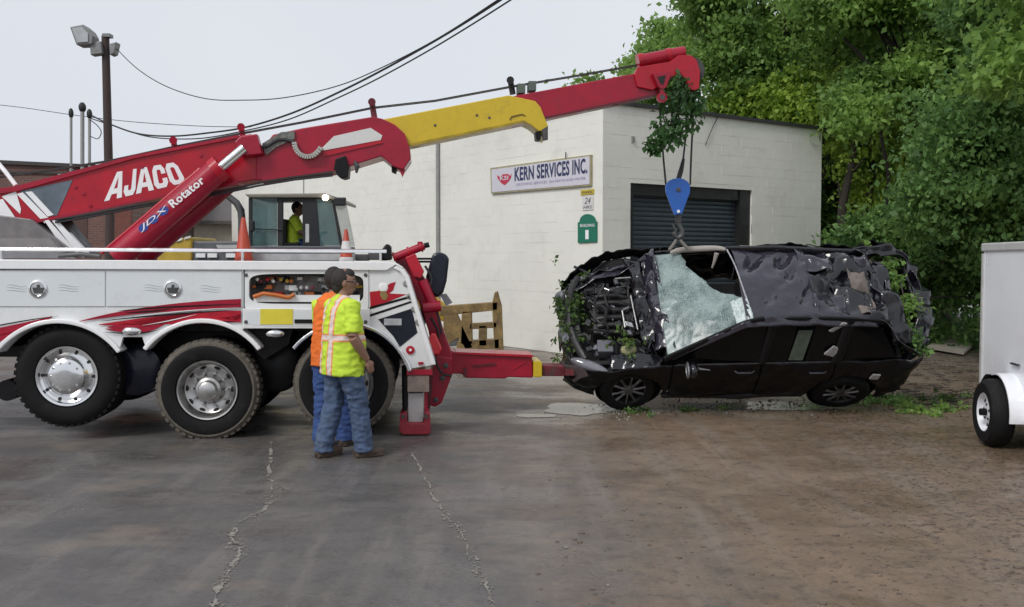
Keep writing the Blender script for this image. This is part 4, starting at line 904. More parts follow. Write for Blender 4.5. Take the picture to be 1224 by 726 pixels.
    for s, A in ((1, J['armL']), (-1, J['armR'])):
        sh_, el, wr_ = [W_(p) for p in A]; inn = sh_-l*s*.08
        q_ = MB() if sleeve_mat else s_; q_.tube([inn, sh_+Z*.004, sh_*.45+el*.55, sh_*.12+el*.88], [.07, .074, .070, .070] if not sleeve_mat else [.06, .062, .06, .06], 16)
        if sleeve_mat: put('sleeve', fuse(q_, .011, 4, .006, 9), sleeve_mat, t, base)
    st = put('shirt', fuse(s_, .011, 4, .014, 8), shirt, t, base)
    # --- trousers
    p_ = MB(); hp = [W_(q[0]) for q in (J['legL'], J['legR'])]; mid = (hp[0]+hp[1])/2
    p_.tube([mid+Z*.12, mid+Z*.02, mid-Z*.10], [.135*girth, .14*girth, .10], 18, ell=1.22, up=f)
    for h_, k_, a_ in (J['legL'], J['legR']):
        h_, k_, a_ = W_(h_), W_(k_), W_(a_); p_.tube([h_+Z*.05, h_-Z*.06, h_*.5+k_*.5, k_, k_*.5+a_*.5, a_+Z*.03, a_-Z*.045], [.10*girth, .116*girth, .106, .093, .090, .088, .094], 16)
    put('trousers', fuse(p_, .010, 2, .017, 8.5), trousers, t, base)
    # --- boots
    for (h_, k_, a_), tw in ((J['legL'], J.get('toeL', 0)), (J['legR'], J.get('toeR', 0))):
        a_ = W_(a_); ff = f*math.cos(tw)+l*math.sin(tw); bo_ = MB(); g0 = a_-Z*(a_.z-base.z) if not seated else a_-Z*.09
        bo_.tube([a_+Z*.02, a_-Z*.03], [.056, .058], 14); bo_.ball(g0+Z*.045+ff*.08, (.135, .050, .046), 16, 10, (ff, Vector((-ff.y, ff.x, 0)), Z)); bo_.ball(g0+Z*.05-ff*.03, (.07, .046, .055), 14, 10, (ff, Vector((-ff.y, ff.x, 0)), Z))
        bo_.box(g0+Z*.012+ff*.055, (.27, .085, .024), (ff, Vector((-ff.y, ff.x, 0)), Z)); put('boot', fuse(bo_, .009, 2, .003, 30), boot_m, t, base)
    return t
lime = (.58, .78, .05)
h1 = R(38); b1 = Vector((at(408.5, 311, 8.98).x, 8.98, 0)); f1 = Vector((math.cos(h1), math.sin(h1), 0)); l1 = Vector((-f1.y, f1.x, 0))
JM = dict(head=(.035, .02, 1.635), armL=[(.0, .205, 1.43), (.04, .27, 1.14), (.20, .20, .95)], armR=[(0, -.205, 1.43), (-.035, -.265, 1.15), (.13, -.235, .925)],
    torso=[((-.01, 0, .775), .192, 1.22), ((.0, 0, .90), .196, 1.2), ((.015, 0, 1.08), .196, 1.17), ((.0, 0, 1.25), .172, 1.26), ((-.01, 0, 1.38), .140, 1.46), ((.0, 0, 1.47), .095, 1.68), ((.015, 0, 1.52), .062, 1.25)],
    legL=[(-.01, .095, .90), (-.035, .11, .50), (-.14, .12, .10)], legR=[(0, -.10, .90), (.11, -.11, .50), (.15, -.11, .10)], toeL=.1, toeR=-.25)
vm1 = vest_mat('lime_safety_shirt', b1, f1, l1, lime, 1.135, .085)
person(b1, h1, JM, 'man in lime safety shirt with pink stripes and faded jeans', vm1, jeans_m, bald=True, glasses=True, girth=1.0, turn=-.45)
h2 = R(78); b2 = Vector((at(396, 311, 9.52).x, 9.52, 0)); f2 = Vector((math.cos(h2), math.sin(h2), 0)); l2 = Vector((-f2.y, f2.x, 0))
JM2 = dict(head=(.10, 0, 1.64), armL=[(.03, .165, 1.41), (.14, .20, 1.17), (.32, .14, 1.22)], armR=[(0, -.20, 1.42), (.10, -.25, 1.16), (.30, -.16, 1.2)],
    torso=[((-.01, 0, .80), .165, 1.3), ((0, 0, .95), .165, 1.28), ((.01, 0, 1.1), .158, 1.28), ((0, 0, 1.26), .14, 1.36), ((0, 0, 1.38), .12, 1.5), ((.01, 0, 1.46), .09, 1.6), ((.03, 0, 1.52), .06, 1.2)],
    legL=[(0, .09, .90), (.02, .10, .5), (-.02, .11, .10)], legR=[(0, -.09, .90), (.03, -.10, .5), (.05, -.11, .10)])
om = M('orange_vest', (.78, .16, .02), .75, var=.15, vscale=9, bump=.3, bscale=16); lm_ = M('lime_sleeve', lime, .75, var=.12)
person(b2, h2, JM2, 'man in orange vest over lime sleeves working at the control cabinet', om, jeans2, sleeve_mat=lm_, turn=-.3)

# ------------------------------------------------------------------ wheel loader behind the truck
G = PL((0, 17.5, 0), 0)
ly = M('loader_yellow', (.50, .34, .04), .5, var=.15, dirt=((.26, .18, .08), .35, 3)); lrust = M('fork_rusty_yellow', (.28, .19, .075), .55, metal=.25, var=.35, vscale=7, dirt=((.10, .068, .045), .55, 5), bump=.25)
lgrey = M('loader_grey', (.10, .105, .115), .5, var=.2); glass = M('cab_glass', (.10, .19, .19), .05, var=.3, vscale=2, alpha=.5); ldark = M('cab_dark', (.014, .015, .018), .5)
lo = empty('wheel_loader', (at(340, 311, 17.5).x, 17.5, 0), 'yellow wheel loader with glazed cab parked behind the tow truck', 'loader')
gz = lambda px: at(px, 311, 17.5).x
def gbox(name, x0, x1, z0, z1, y0, y1, m, par=lo, bevel=.02):
    mb = MB(); mb.box(((x0+x1)/2, 17.5+(y0+y1)/2, (z0+z1)/2), (x1-x0, y1-y0, z1-z0)); return mb.build(name, m, par, bevel=bevel)
gbox('frame', gz(190), gz(470), .7, 1.35, .15, 1.25, ly)
MB().poly(G, [(186, 330), (188, 300), (196, 292), (207, 287), (229, 283), (229, 330)], -.1, 1.4).build('rear_hood', ly, lo, bevel=.04)
for i in range(4): MB().poly(G, [(190+10*i, 295.5-3.0*i), (197+10*i, 292.5-2.6*i), (198+10*i, 289.6-2.6*i), (191+10*i, 292.6-3*i)], -.13, -.101).build('hood_vent', white_trim if i != 3 else cwh, lo)
MB().poly(G, [(229.5, 288.5), (296, 288.5), (296, 330), (229.5, 330)], -.05, 1.35).build('engine_cover', lgrey, lo, bevel=.03)
MB().poly(G, [(258, 293), (296, 293), (296, 300), (262, 300)], -.09, -.051).build('cover_panel', M('panel_pale', (.45, .45, .44), .5), lo)
for x in (234, 248, 270): MB().boxpx(G, x, 303, x+11, 308, -.1, -.051).build('step_rail', white_trim, lo)
MB().tube([G.pt(x, y, .3) for x, y in ((289, 290), (289, 262), (288, 252), (283, 243), (272, 234))], [.07, .07, .07, .066, .06], 12).build('exhaust_pipe', steel, lo, smooth=True)
for px in (250, 452):
    for yy in (-.45, 1.05):
        c = Vector((gz(px), 17.5+yy, .74)); w = empty('wheel', c, parent=lo)
        MB().lathe(c, (0, 1, 0), [(.36, .0), (.40, -.02), (.66, 0), (.74, .07), (.74, .43), (.66, .5), (.36, .48)], 40).build('tyre', rubber, w, smooth=True); MB().lathe(c, (0, 1, 0), [(.37, .03), (.33, .06), (.3, .14), (.1, .12), (0, .1)], 28).build('rim', ly, w, smooth=True)
# cab
cb = empty('cab', G.pt(350, 330, 0), parent=lo); c0, c1 = .0, 1.45
MB().poly(G, [(292, 232), (388, 231), (399, 234.5), (409, 240), (408, 243.5), (398, 239), (388, 236.5), (297, 236.5)], c0-.08, c1+.08).build('cab_roof', M('roof_cream', (.20, .18, .15), .5), cb, bevel=.02)
MB().poly(G, [(297, 294), (409, 294), (407, 330), (297, 330)], c0, c1).build('cab_base', lgrey, cb, bevel=.02)
def post(pts, d0, d1, nm='cab_post', m=ldark): return MB().poly(G, pts, d0, d1).build(nm, m, cb, bevel=.008)
for d0, d1 in ((c0, c0+.07), (c1-.07, c1)):
    post([(297, 236.6), (301, 236.6), (301, 293.9), (297, 293.9)], d0, d1); post([(331.5, 236.6), (338, 236.6), (338, 293.9), (331.5, 293.9)], d0, d1); post([(361, 236.6), (378, 236.6), (382, 293.9), (362, 293.9)], d0, d1)
    post([(396, 239.5), (399, 240.5), (410, 293.9), (406, 293.9)], d0, d1); post([(338, 236.6), (361, 236.6), (361, 241), (338, 241)], d0, d1)
for d in (c0+.02, c1-.04):
    post([(301.2, 237), (331.3, 237), (331.3, 293.8), (301.2, 293.8)], d, d+.008, 'side_pane', glass); post([(378.3, 238), (396, 240), (406, 293.8), (382.2, 293.8)], d, d+.008, 'front_side_pane', glass)
mb = MB(); p0, p1 = G.pt(399.5, 241, .08), G.pt(410, 293.5, .08); dv = Vector((0, c1-.16, 0)); q = Vector((.01, 0, 0)); mb.prism([p0, p1, p1+dv, p0+dv], [p0+q, p1+q, p1+dv+q, p0+dv+q]); mb.build('windscreen', glass, cb)
mb = MB(); p0, p1 = G.pt(298, 241, .08), G.pt(298, 293.5, .08); mb.prism([p0, p1, p1+dv, p0+dv], [p0+q, p1+q, p1+dv+q, p0+dv+q]); mb.build('rear_pane', glass, cb)
post([(301, 273), (338, 274), (338, 275.5), (301, 274.5)], c0-.04, c0-.01, 'grab_rail'); post([(365, 268), (369.5, 268), (369.5, 290), (365, 290)], c0-.012, c0-.002, 'reflection_strip', M('reflection_pale', (.5, .5, .5), .4))  # pale strip on the dark post paints in a vertical reflection
MB().boxpx(G, 399, 236, 413, 246, c0-.2, c0-.1).build('mirror', ldark, cb, bevel=.02)
for x, y in ((389, 236.5),): MB().ball(G.pt(x, y, -.12), (.06, .05, .055), 12, 8).build('work_lamp', M('lamp_lit', (1, .95, .85), .3, emit=(1, .92, .75, 5)), cb, smooth=True)
MB().boxpx(G, 404, 238, 409, 243, c0-.1, c0+.02).build('work_lamp', M('lamp_off', (.5, .5, .5), .2), cb)
MB().boxpx(G, 336, 262, 342, 300, .45, 1.0).build('seat_back', ldark, cb, bevel=.03); MB().boxpx(G, 338, 290, 358, 300, .45, 1.0).build('seat', ldark, cb, bevel=.03)
MB().tube([G.pt(388, 300, .7), G.pt(380, 284, .7)], .03, 8).build('steering_column', ldark, cb); MB().lathe(G.pt(380, 283, .7), (G.pt(380, 283, .7)-G.pt(388, 300, .7)), [(.19, 0), (.2, .015), (.19, .03), (.18, .015), (.19, 0)], 24).build('steering_wheel', ldark, cb)
MB().poly(G, [(298, 262), (303, 265), (303, 276), (298, 278)], c0-.25, c0-.12).build('mirror', ldark, cb, bevel=.02)
MB().cyl(G.pt(363, 232, .6), G.pt(363, 208, .6), .012, n=6).build('aerial', cm, cb)
# driver (seated)
bd = Vector((gz(342.5), 18.2, at(350, 293, 18.2).z-.52)); hd = R(5)
JD = dict(head=(.06, 0, 1.19), armL=[(.0, .20, .98), (.14, .25, .74), (.36, .16, .72)], armR=[(0, -.20, .98), (.14, -.25, .74), (.36, -.16, .70)],
    torso=[((0, 0, .50), .16, 1.25), ((0, 0, .68), .165, 1.22), ((0, 0, .82), .15, 1.32), ((0, 0, .94), .128, 1.5), ((0, 0, 1.03), .09, 1.6), ((.02, 0, 1.08), .06, 1.2)],
    legL=[(.05, .10, .52), (.45, .12, .50), (.50, .12, .12)], legR=[(.05, -.10, .52), (.45, -.12, .50), (.50, -.12, .12)])
person(bd, hd, JD, 'loader driver in plain lime shirt seated in the cab', lm_, jeans2, turn=-.2, seated=True)
# fork frame
for d in (-.15, 1.0):
    for q, m in (([(526, 366), (595, 361), (595, 371), (526, 378)], lrust), ([(552, 372), (564, 372), (565, 412), (550, 412)], lrust), ([(561, 387), (594, 385), (594, 392), (561, 394)], lrust), ([(572, 389), (582, 389), (582, 414), (572, 414)], lrust), ([(546, 408), (597, 405), (597, 417), (546, 420)], lrust), ([(591, 350), (595, 348), (600, 366), (602, 419), (591, 421), (588, 364)], lrust), ([(530, 376), (546, 374), (557, 398), (566, 416), (556, 418), (548, 404), (536, 412), (530, 396)], lrust)):
        MB().poly(G, q, d, d+.14).build('fork_frame_bar', m, lo, bevel=.012)
for y in (371, 390, 413): MB().cyl(G.pt(593, y, -.1), G.pt(593, y, -.1)+Vector((0, 1.2, 0)), .045, n=10).build('fork_crossbar', lrust, lo, smooth=True)
MB().poly(G, [(532, 392), (546, 390), (548, 413), (534, 415)], .3, .7).build('tilt_cylinder', M('tilt_grey', (.2, .22, .24), .4, var=.3), lo, bevel=.02)
for d in (.1, .9): MB().poly(G, [(470, 330), (500, 335), (545, 376), (545, 392), (520, 380), (470, 350)], d, d+.16).build('lift_arm', ly, lo, bevel=.02)

# ------------------------------------------------------------------ hook block on its ropes
hb_y = 11.75; HB = PL((0, hb_y, 0), 0)
hk = empty('hook_block', at(810, 300, hb_y), 'blue crane hook block hanging over the wrecked car', 'hook block')
blu = M('block_blue', (.015, .105, .42), .4, coat=.2, var=.1, dirt=((.02, .05, .15), .2, 12))
outl = [(797, 219), (800, 216), (805, 213.8), (811, 213), (817, 214), (822, 217), (825, 222), (825, 230), (820, 243), (815.5, 256), (806, 257), (801, 244), (796, 230), (795.5, 223)]
for d in (-.09, .05): MB().poly(HB, outl, d, d+.04).build('cheek_plate', blu, hk, bevel=.006)
MB().lathe(at(810, 228, hb_y-.045), (0, 1, 0), [(0, 0), (.11, 0), (.12, .012), (.085, .045), (.12, .078), (.11, .09), (0, .09)], 28).build('sheave', steel, hk, smooth=True)
MB().lathe(at(811, 227, hb_y-.09), (0, -1, 0), [(.028, 0), (.026, .012), (0, .014)], 14).build('axle_nut', steel, hk)
MB().lathe(at(811, 253, hb_y-.09), (0, -1, 0), [(.02, 0), (.018, .012), (0, .014)], 12).build('lower_nut', white_trim, hk)
MB().cyl(at(811, 256, hb_y), at(811, 266, hb_y), .045, .038, n=12).build('swivel', steel, hk, smooth=True)
hp = [at(x, y, hb_y) for x, y in ((811, 264), (812, 270), (815, 276), (814.5, 282), (810, 284.5), (806.5, 281), (806, 277))]
MB().tube(spline(hp, 5), [.023+.010*math.sin(i/30*3.14) for i in range(30)]+[.010], 10).build('hook', steel, hk, smooth=True)
MB().tube([at(804, 268, hb_y), at(808, 276, hb_y-.02), at(807, 281, hb_y-.02)], .012, 8).build('hook_latch', steel, hk)
for i, pts in enumerate(([(788, 118, .02), (790, 150, .0), (793, 190, 0), (796, 222, 0)], [(821, 108, .2), (820, 160, .05), (816, 196, .02), (811, 214, 0)], [(829, 106, .2), (828, 150, .08), (826, 190, .03), (825, 221, 0)])):
    MB().tube([at(x, y, hb_y+d) for x, y, d in pts], .012, 6).build('hoist_rope', rope, label=('left hoist rope dropping from boom tip to the block edge', 'middle hoist rope ending at the top of the blue block', 'right hoist rope dropping from boom tip to the block')[i], cat='rope', group='hoist ropes to the hook block')
MB().tube([at(817, 190, hb_y+.02), at(814, 204, hb_y+.01), at(811, 214, hb_y)], [.018, .03, .03], 8).build('rope_socket', cable, hk, smooth=True)
sp_ = MB().tube(spline([at(x, y, hb_y) for x, y in ((810, 284), (806, 291), (800, 299))], 5), .02, 8).build('lifting_strap', M('strap_grey', (.2, .19, .17), .8), label='short lifting strap between hook and wrecked car', cat='strap')
MB().tube(spline([at(x, y, hb_y) for x, y in ((811, 284), (816, 291), (824, 299))], 5), .02, 8).build('strap_leg', MATS['strap_grey'], sp_)

# ------------------------------------------------------------------ enclosed white trailer
te = Vector((math.sin(R(8)), math.cos(R(8)), 0)); tr_ = Vector((te.y, -te.x, 0)); P0 = Vector((5.09, 10.4, 0)); AX = (te, tr_, Z)
tl = empty('cargo_trailer', P0-te*1.3+tr_*.75, 'white enclosed cargo trailer parked beside the trees', 'trailer')
tw = M('trailer_white', (.86, .87, .90), .35, var=.03, vscale=1.5, coat=.3, dirt=((.5, .49, .47), .12, 2)); tg = M('trailer_trim', (.48, .48, .46), .5, var=.1)
ttop = 2.0; mb = MB(); mb.box(P0-te*1.3+tr_*.75+Z*1.16, (2.6, 1.5, 1.66), AX); mb.build('box', tw, tl, bevel=.02)
mb = MB(); mb.box(P0-te*1.3+tr_*.75+Z*1.985, (2.64, 1.54, .09), AX); mb.build('roof_trim', tg, tl, bevel=.015)
mb = MB(); mb.box(P0-te*.01-tr_*.004+Z*1.13, (.05, .02, 1.58), AX); mb.build('corner_trim', tg, tl)
mb = MB(); mb.box(P0-te*1.3-tr_*.006+Z*.36, (2.58, .012, .10), AX); mb.build('lower_trim', tw, tl)
mb = MB(); mb.box(P0-te*1.3+tr_*.75+Z*.27, (2.5, 1.2, .12), AX); mb.build('chassis', black, tl)
wc = P0-te*.90+Z*.335; w = empty('wheel', wc, parent=tl)
MB().lathe(wc-tr_*.27, tr_, [(.19, .02), (.20, .0), (.29, -.005), (.325, .03), (.335, .06), (.335, .17), (.32, .2), (.19, .2)], 48).build('tyre', rubber, w, smooth=True)
MB().lathe(wc-tr_*.27, tr_, [(.195, .012), (.188, .005), (.18, .03), (.17, .06), (.12, .05), (.07, .04), (.05, .035), (0, .035)], 40).build('rim', M('rim_white', (.72, .73, .76), .35), w, smooth=True)
MB().cyl(wc-tr_*.295, wc-tr_*.2, .036, n=14).build('hub', black, w, smooth=True)
for i in range(5):
    a = 2*math.pi*i/5+.3; v = te*math.cos(a)+Z*math.sin(a); MB().cyl(wc+v*.075-tr_*.24, wc+v*.075-tr_*.21, .013, n=6).build('lug_nut', steel, w)
    a += .63; v = te*math.cos(a)+Z*math.sin(a); MB().cyl(wc+v*.125-tr_*.225, wc+v*.125-tr_*.19, .018, n=10).build('rim_slot', core, w)
mb = MB(); n = 26
def fring(r, o, a0=70, a1=188): return [wc+te*r*math.cos(R(a0+(a1-a0)*i/n))+Z*r*math.sin(R(a0+(a1-a0)*i/n))-tr_*o for i in range(n+1)]
A_, B_, C_, D_ = fring(.39, .0), fring(.39, .15), fring(.375, .15), fring(.378, .0)
mb.add(A_+B_+C_+D_, [(i, i+1, n+1+i+1, n+1+i) for i in range(n)]+[(n+1+i, n+2+i, 2*n+3+i, 2*n+2+i) for i in range(n)]+[(2*n+2+i, 2*n+3+i, 3*n+4+i, 3*n+3+i) for i in range(n)])
mb.build('fender', tw, tl, smooth=True)
mb = MB(); q0 = fring(.385, .0, -12, 69); q1 = fring(.385, .20, -12, 69); mb.add(q0+q1, [(i, i+1, n+2+i, n+1+i) for i in range(n)]); mb.build('arch_liner', black, tl, smooth=True, solid=.012)
MB().tube([wc-te*.0-tr_*.2, wc+tr_*1.5], .03, 8).build('axle', black, tl)
mb = MB(); mb.box(P0-te*1.02-tr_*.02+Z*.83, (.20, .02, .018), AX); mb.build('hasp', steel, tl)
w2 = copy_tree(w, tl); w2.location = Vector(w.location)+tr_*1.5; w2.rotation_euler = (0, 0, math.pi)
MB().tube([P0-te*2.6+tr_*.75+Z*.27, P0-te*3.5+tr_*.75+Z*.40], .045, 8).build('tongue', black, tl)
MB().cyl(Vector((*(P0-te*3.2+tr_*.75).xy, .0)), Vector((*(P0-te*3.2+tr_*.75).xy, .75)), .035, n=10).build('jack', steel, tl)
mb = MB(); mb.box(P0-te*.12-tr_*.012+Z*.50, (.10, .02, .05), AX); mb.build('side_marker', M('amber_lens', (.5, .14, .02), .3), tl)
# ------------------------------------------------------------------ wrecked car, rolled towards the camera
RO = R(52); cs, sn = math.cos(RO), math.sin(RO); XF = .57; YC = 12.45; ZC = .725
def K(L, V, H): return Vector((XF+L, YC-V*cs-H*sn, ZC-V*sn+H*cs))
KL, KV, KH = Vector((1, 0, 0)), Vector((0, -cs, -sn)), Vector((0, -sn, cs))
def nz(p, s, seed=0): return mnoise.noise(Vector((p[0]*s+seed, p[1]*s+seed*1.7, p[2]*s-seed)))
def crease(p, s, seed=0): return 1-2*abs(nz(p, s, seed))
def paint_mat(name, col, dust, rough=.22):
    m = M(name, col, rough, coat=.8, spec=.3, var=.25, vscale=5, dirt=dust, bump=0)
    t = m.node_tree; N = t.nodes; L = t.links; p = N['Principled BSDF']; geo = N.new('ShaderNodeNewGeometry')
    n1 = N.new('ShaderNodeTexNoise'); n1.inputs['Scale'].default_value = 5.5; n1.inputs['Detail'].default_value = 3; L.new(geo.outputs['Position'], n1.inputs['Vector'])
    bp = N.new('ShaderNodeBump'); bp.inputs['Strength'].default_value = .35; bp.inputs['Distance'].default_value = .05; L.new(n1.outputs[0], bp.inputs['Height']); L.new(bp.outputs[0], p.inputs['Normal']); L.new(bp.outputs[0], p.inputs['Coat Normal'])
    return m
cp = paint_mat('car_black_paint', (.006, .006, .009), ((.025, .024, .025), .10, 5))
cp_roof = paint_mat('car_dusty_paint_sky_lift', (.026, .024, .036), ((.075, .070, .084), .20, 4), .16)  # same black paint, sky reflection lifted into its base colour, plus dust
cp_side = M('car_shaded_muddy_paint', (.005, .005, .0065), .38, coat=.1, spec=.22, var=.3, vscale=6, dirt=((.030, .026, .022), .22, 7), bump=.25, bscale=5)  # same black, shade of the down-facing side put into it, plus mud
cplast = M('car_black_plastic', (.014, .014, .015), .5, var=.3, dirt=((.08, .07, .06), .25, 9))
cint = M('car_interior', (.010, .010, .011), .8, var=.3)
car = empty('wrecked_car', K(2.2, .9, 0)-Z*.0, 'crushed black car tipped on its side with shattered windshield', 'car')
car.location.z = 0
def wd(L, sg=1):
    w = .90
    if L < .6 and sg > 0: w -= .28*((.6-L)/.6)**2
    if L < .95 and sg < 0: w -= .46*((.95-L)/.95)**1.8
    if L > 4.0: w -= .14*((L-4.0)/.43)**2
    return w
def sideV(L, H, sg=1): return wd(L, sg)*(1-.07*((H-.60)/.45)**2)
def topH(L): return (.74+.20*min(1, max(0, L)/1.2)) if L < 1.3 else .95+.03*(L-1.3)
def damage(L, V, H):
    p = (L, V, H); a = .038
    if L < 1.25: a = .055*(1.25-L)/1.25+.02
    if L > 3.2: a = .02+.06*(L-3.2)/1.2
    if V < 0: a *= 1.5
    return a*(crease(p, 3.1, 4)*.8+nz(p, 6.5, 8)*.7+.4*nz(p, 14, 2))
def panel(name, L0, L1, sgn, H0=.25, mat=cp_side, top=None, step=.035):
    nu = max(4, int((L1-L0)/step)); nv = 20; mb = MB(); inside = {}
    def fn(u, v):
        L = L0+(L1-L0)*u; H = H0+((top or topH)(L)-H0)*v; ins = False
        for wl0 in (.84, 3.42):
            dx, dy = L-wl0, H-.34; r = math.hypot(dx, dy)
            if r < .415 and H0 < .5:
                ins = r < .33
                k = .415/max(r, .02); L = wl0+dx*k; H = max(H0-.02, .34+dy*k)
        if L > 3.85: L = 3.85+(L-3.85)*(.10+.50*min(1, max(0, H-.25)/.75)**.6)
        V = sideV(L, H, sgn); dm = damage(L, V*sgn, H); return K(L, sgn*(V-.02*0+dm*.8)*1.0, H+dm*.5)
    def keep(u, v):
        L = L0+(L1-L0)*u; H = H0+((top or topH)(L)-H0)*v
        return all(math.hypot(L-q, H-.34) > .405 for q in (.84, 3.42)) or H0 > .5
    mb.grid(fn, nu, nv, keep)
    return mb.build(name, mat, car, smooth=True, solid=.012)
for sg_ in (1, -1):
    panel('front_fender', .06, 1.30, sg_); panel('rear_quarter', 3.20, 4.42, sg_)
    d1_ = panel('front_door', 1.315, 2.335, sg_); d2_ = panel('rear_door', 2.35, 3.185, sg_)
    if sg_ == 1:
        for dd, Lh in ((d1_, 2.17), (d2_, 3.02)):
            MB().tube([K(Lh-.13, .895, .86), K(Lh-.10, .925, .865), K(Lh+.06, .925, .87), K(Lh+.09, .895, .87)], .014, 8).build('door_handle', M('handle_chrome', (.06, .06, .065), .25, metal=.6), dd, smooth=True)
        MB().tube([K(L, sideV(L, topH(L))+.012, topH(L)+.008) for L in np.linspace(1.35, 3.15, 14)], .010, 6).build('belt_trim', MATS['handle_chrome'], car, smooth=True)
        MB().tube([K(L, .855-.02*math.sin(L*5), .25+.025*math.sin(L*3.3)) for L in (1.26, 1.6, 1.9, 2.2, 2.5, 2.7, 2.98)], [.035, .05, .045, .055, .045, .05, .035], 8).build('sill', cplast, car, smooth=True)
# floor, firewall, underbody
MB().box(K(2.25, 0, .25), (3.9, 1.56, .05), (KL, KV, KH)).build('floor', cint, car)
MB().box(K(1.27, 0, .58), (.05, 1.5, .62), (KL, KV, KH)).build('firewall', cint, car)
MB().box(K(4.0, 0, .6), (.05, 1.45, .6), (KL, KV, KH)).build('rear_bulkhead', cint, car)
MB().box(K(1.42, 0, .88), (.34, 1.42, .14), (KL, KV, KH)).build('dashboard', cint, car, bevel=.03)
for L_, V_ in ((2.35, .38), (2.35, -.38), (3.2, .35), (3.2, -.35)):
    MB().box(K(L_-.25, V_, .48), (.5, .48, .16), (KL, KV, KH)).build('seat_cushion', cint, car, bevel=.05); MB().box(K(L_+.06, V_, .80), (.14, .46, .62), ((KL+KH*.0).normalized(), KV, (KH+KL*.25).normalized())).build('seat_back', cint, car, bevel=.05)
MB().lathe(K(1.72, .38, .92), (KL*-1+KH*.45), [(.17, -.012), (.185, 0), (.17, .012), (.158, 0), (.17, -.012)], 28).build('steering_wheel', cint, car, smooth=True)
for L_ in (.84, 3.42):
    for sg_ in (1, -1): MB().lathe(K(L_, sg_*.50, .36), KV*sg_, [(0, 0), (.40, 0), (.40, .36)], 30).build('arch_liner', cint, car, smooth=True)
# pillars and roof rails
cpil = M('pillar_black', (.006, .006, .007), .35, spec=.25)
def pillar(name, pts, r=.035, ell=1.5, m=None, up=None): return MB().tube(spline([K(*p) for p in pts], 6), r, 10, ell=ell, up=up or KV).build(name, m or (cpil if pts[0][1] > 0 else cp), car, smooth=True)
pillar('front_pillar', [(1.22, .80, .96), (1.65, .72, 1.22), (2.06, .62, 1.42), (2.3, .585, 1.475)])
pillar('front_pillar', [(1.25, -.78, .95), (1.6, -.70, 1.10), (1.95, -.62, 1.24), (2.25, -.57, 1.31)])
pillar('roof_rail', [(2.25, .585, 1.46), (2.7, .585, 1.48), (3.2, .575, 1.46), (3.75, .56, 1.38)], .03)
pillar('roof_rail', [(2.2, -.57, 1.30), (2.7, -.56, 1.32), (3.2, -.57, 1.27), (3.75, -.57, 1.24)], .038)
pillar('centre_pillar', [(2.34, .86, .98), (2.38, .72, 1.25), (2.42, .59, 1.46)], .03, 1.8); pillar('centre_pillar', [(2.34, -.86, .98), (2.38, -.72, 1.15), (2.42, -.57, 1.30)], .03, 1.8)
pillar('rear_pillar', [(3.19, .86, 1.0), (3.24, .72, 1.25), (3.28, .58, 1.46)], .035, 2.0); pillar('rear_pillar', [(3.19, -.86, 1.0), (3.24, -.70, 1.15), (3.28, -.57, 1.27)], .035, 2.0)
# side windows
sgl = M('dark_side_glass', (.004, .0045, .005), .12, var=.2, spec=.25); pale = M('pane_ground_reflection', (.075, .095, .075), .2, var=.35, vscale=16)  # pale green of the one odd pane paints in reflected ground
def pane(name, q, m=sgl): a = [K(*p) for p in q]; return MB().prism(a, [p-KV*.008 for p in a]).build(name, m, car)
pane('front_door_glass', [(1.42, .80, 1.0), (2.30, .855, 1.0), (2.34, .62, 1.42), (2.02, .64, 1.38)])
pane('rear_door_glass', [(2.40, .855, 1.0), (2.62, .855, 1.0), (2.68, .63, 1.43), (2.44, .62, 1.43)]); pane('rear_door_glass', [(2.83, .855, 1.0), (3.15, .86, 1.0), (3.22, .62, 1.42), (2.9, .63, 1.43)])
pane('window_shard', [(2.635, .85, 1.03), (2.80, .85, 1.03), (2.87, .66, 1.36), (2.71, .66, 1.36)], pale)
pane('quarter_glass', [(3.28, .85, 1.0), (3.9, .80, 1.02), (3.66, .60, 1.36), (3.32, .60, 1.42)])
# door mirror
mr_ = MB().ball(K(1.52, .98, 1.02), (.06, .10, .075), 16, 10, (KL, KV, KH)).build('door_mirror', cp, car, smooth=True)
MB().tube([K(1.455+.0*w, .98+.095*math.cos(w), 1.02+.068*math.sin(w)) for w in np.linspace(0, 6.283, 21)], .012, 6).build('mirror_rim', M('mirror_rim_grey', (.25, .25, .27), .3, metal=.7), mr_)
MB().tube([K(1.55, .90, .98), K(1.60, .95, 1.0), K(1.72, .96, .99)], [.02, .014, .006], 8).build('mirror_stay', MATS['mirror_rim_grey'], mr_)
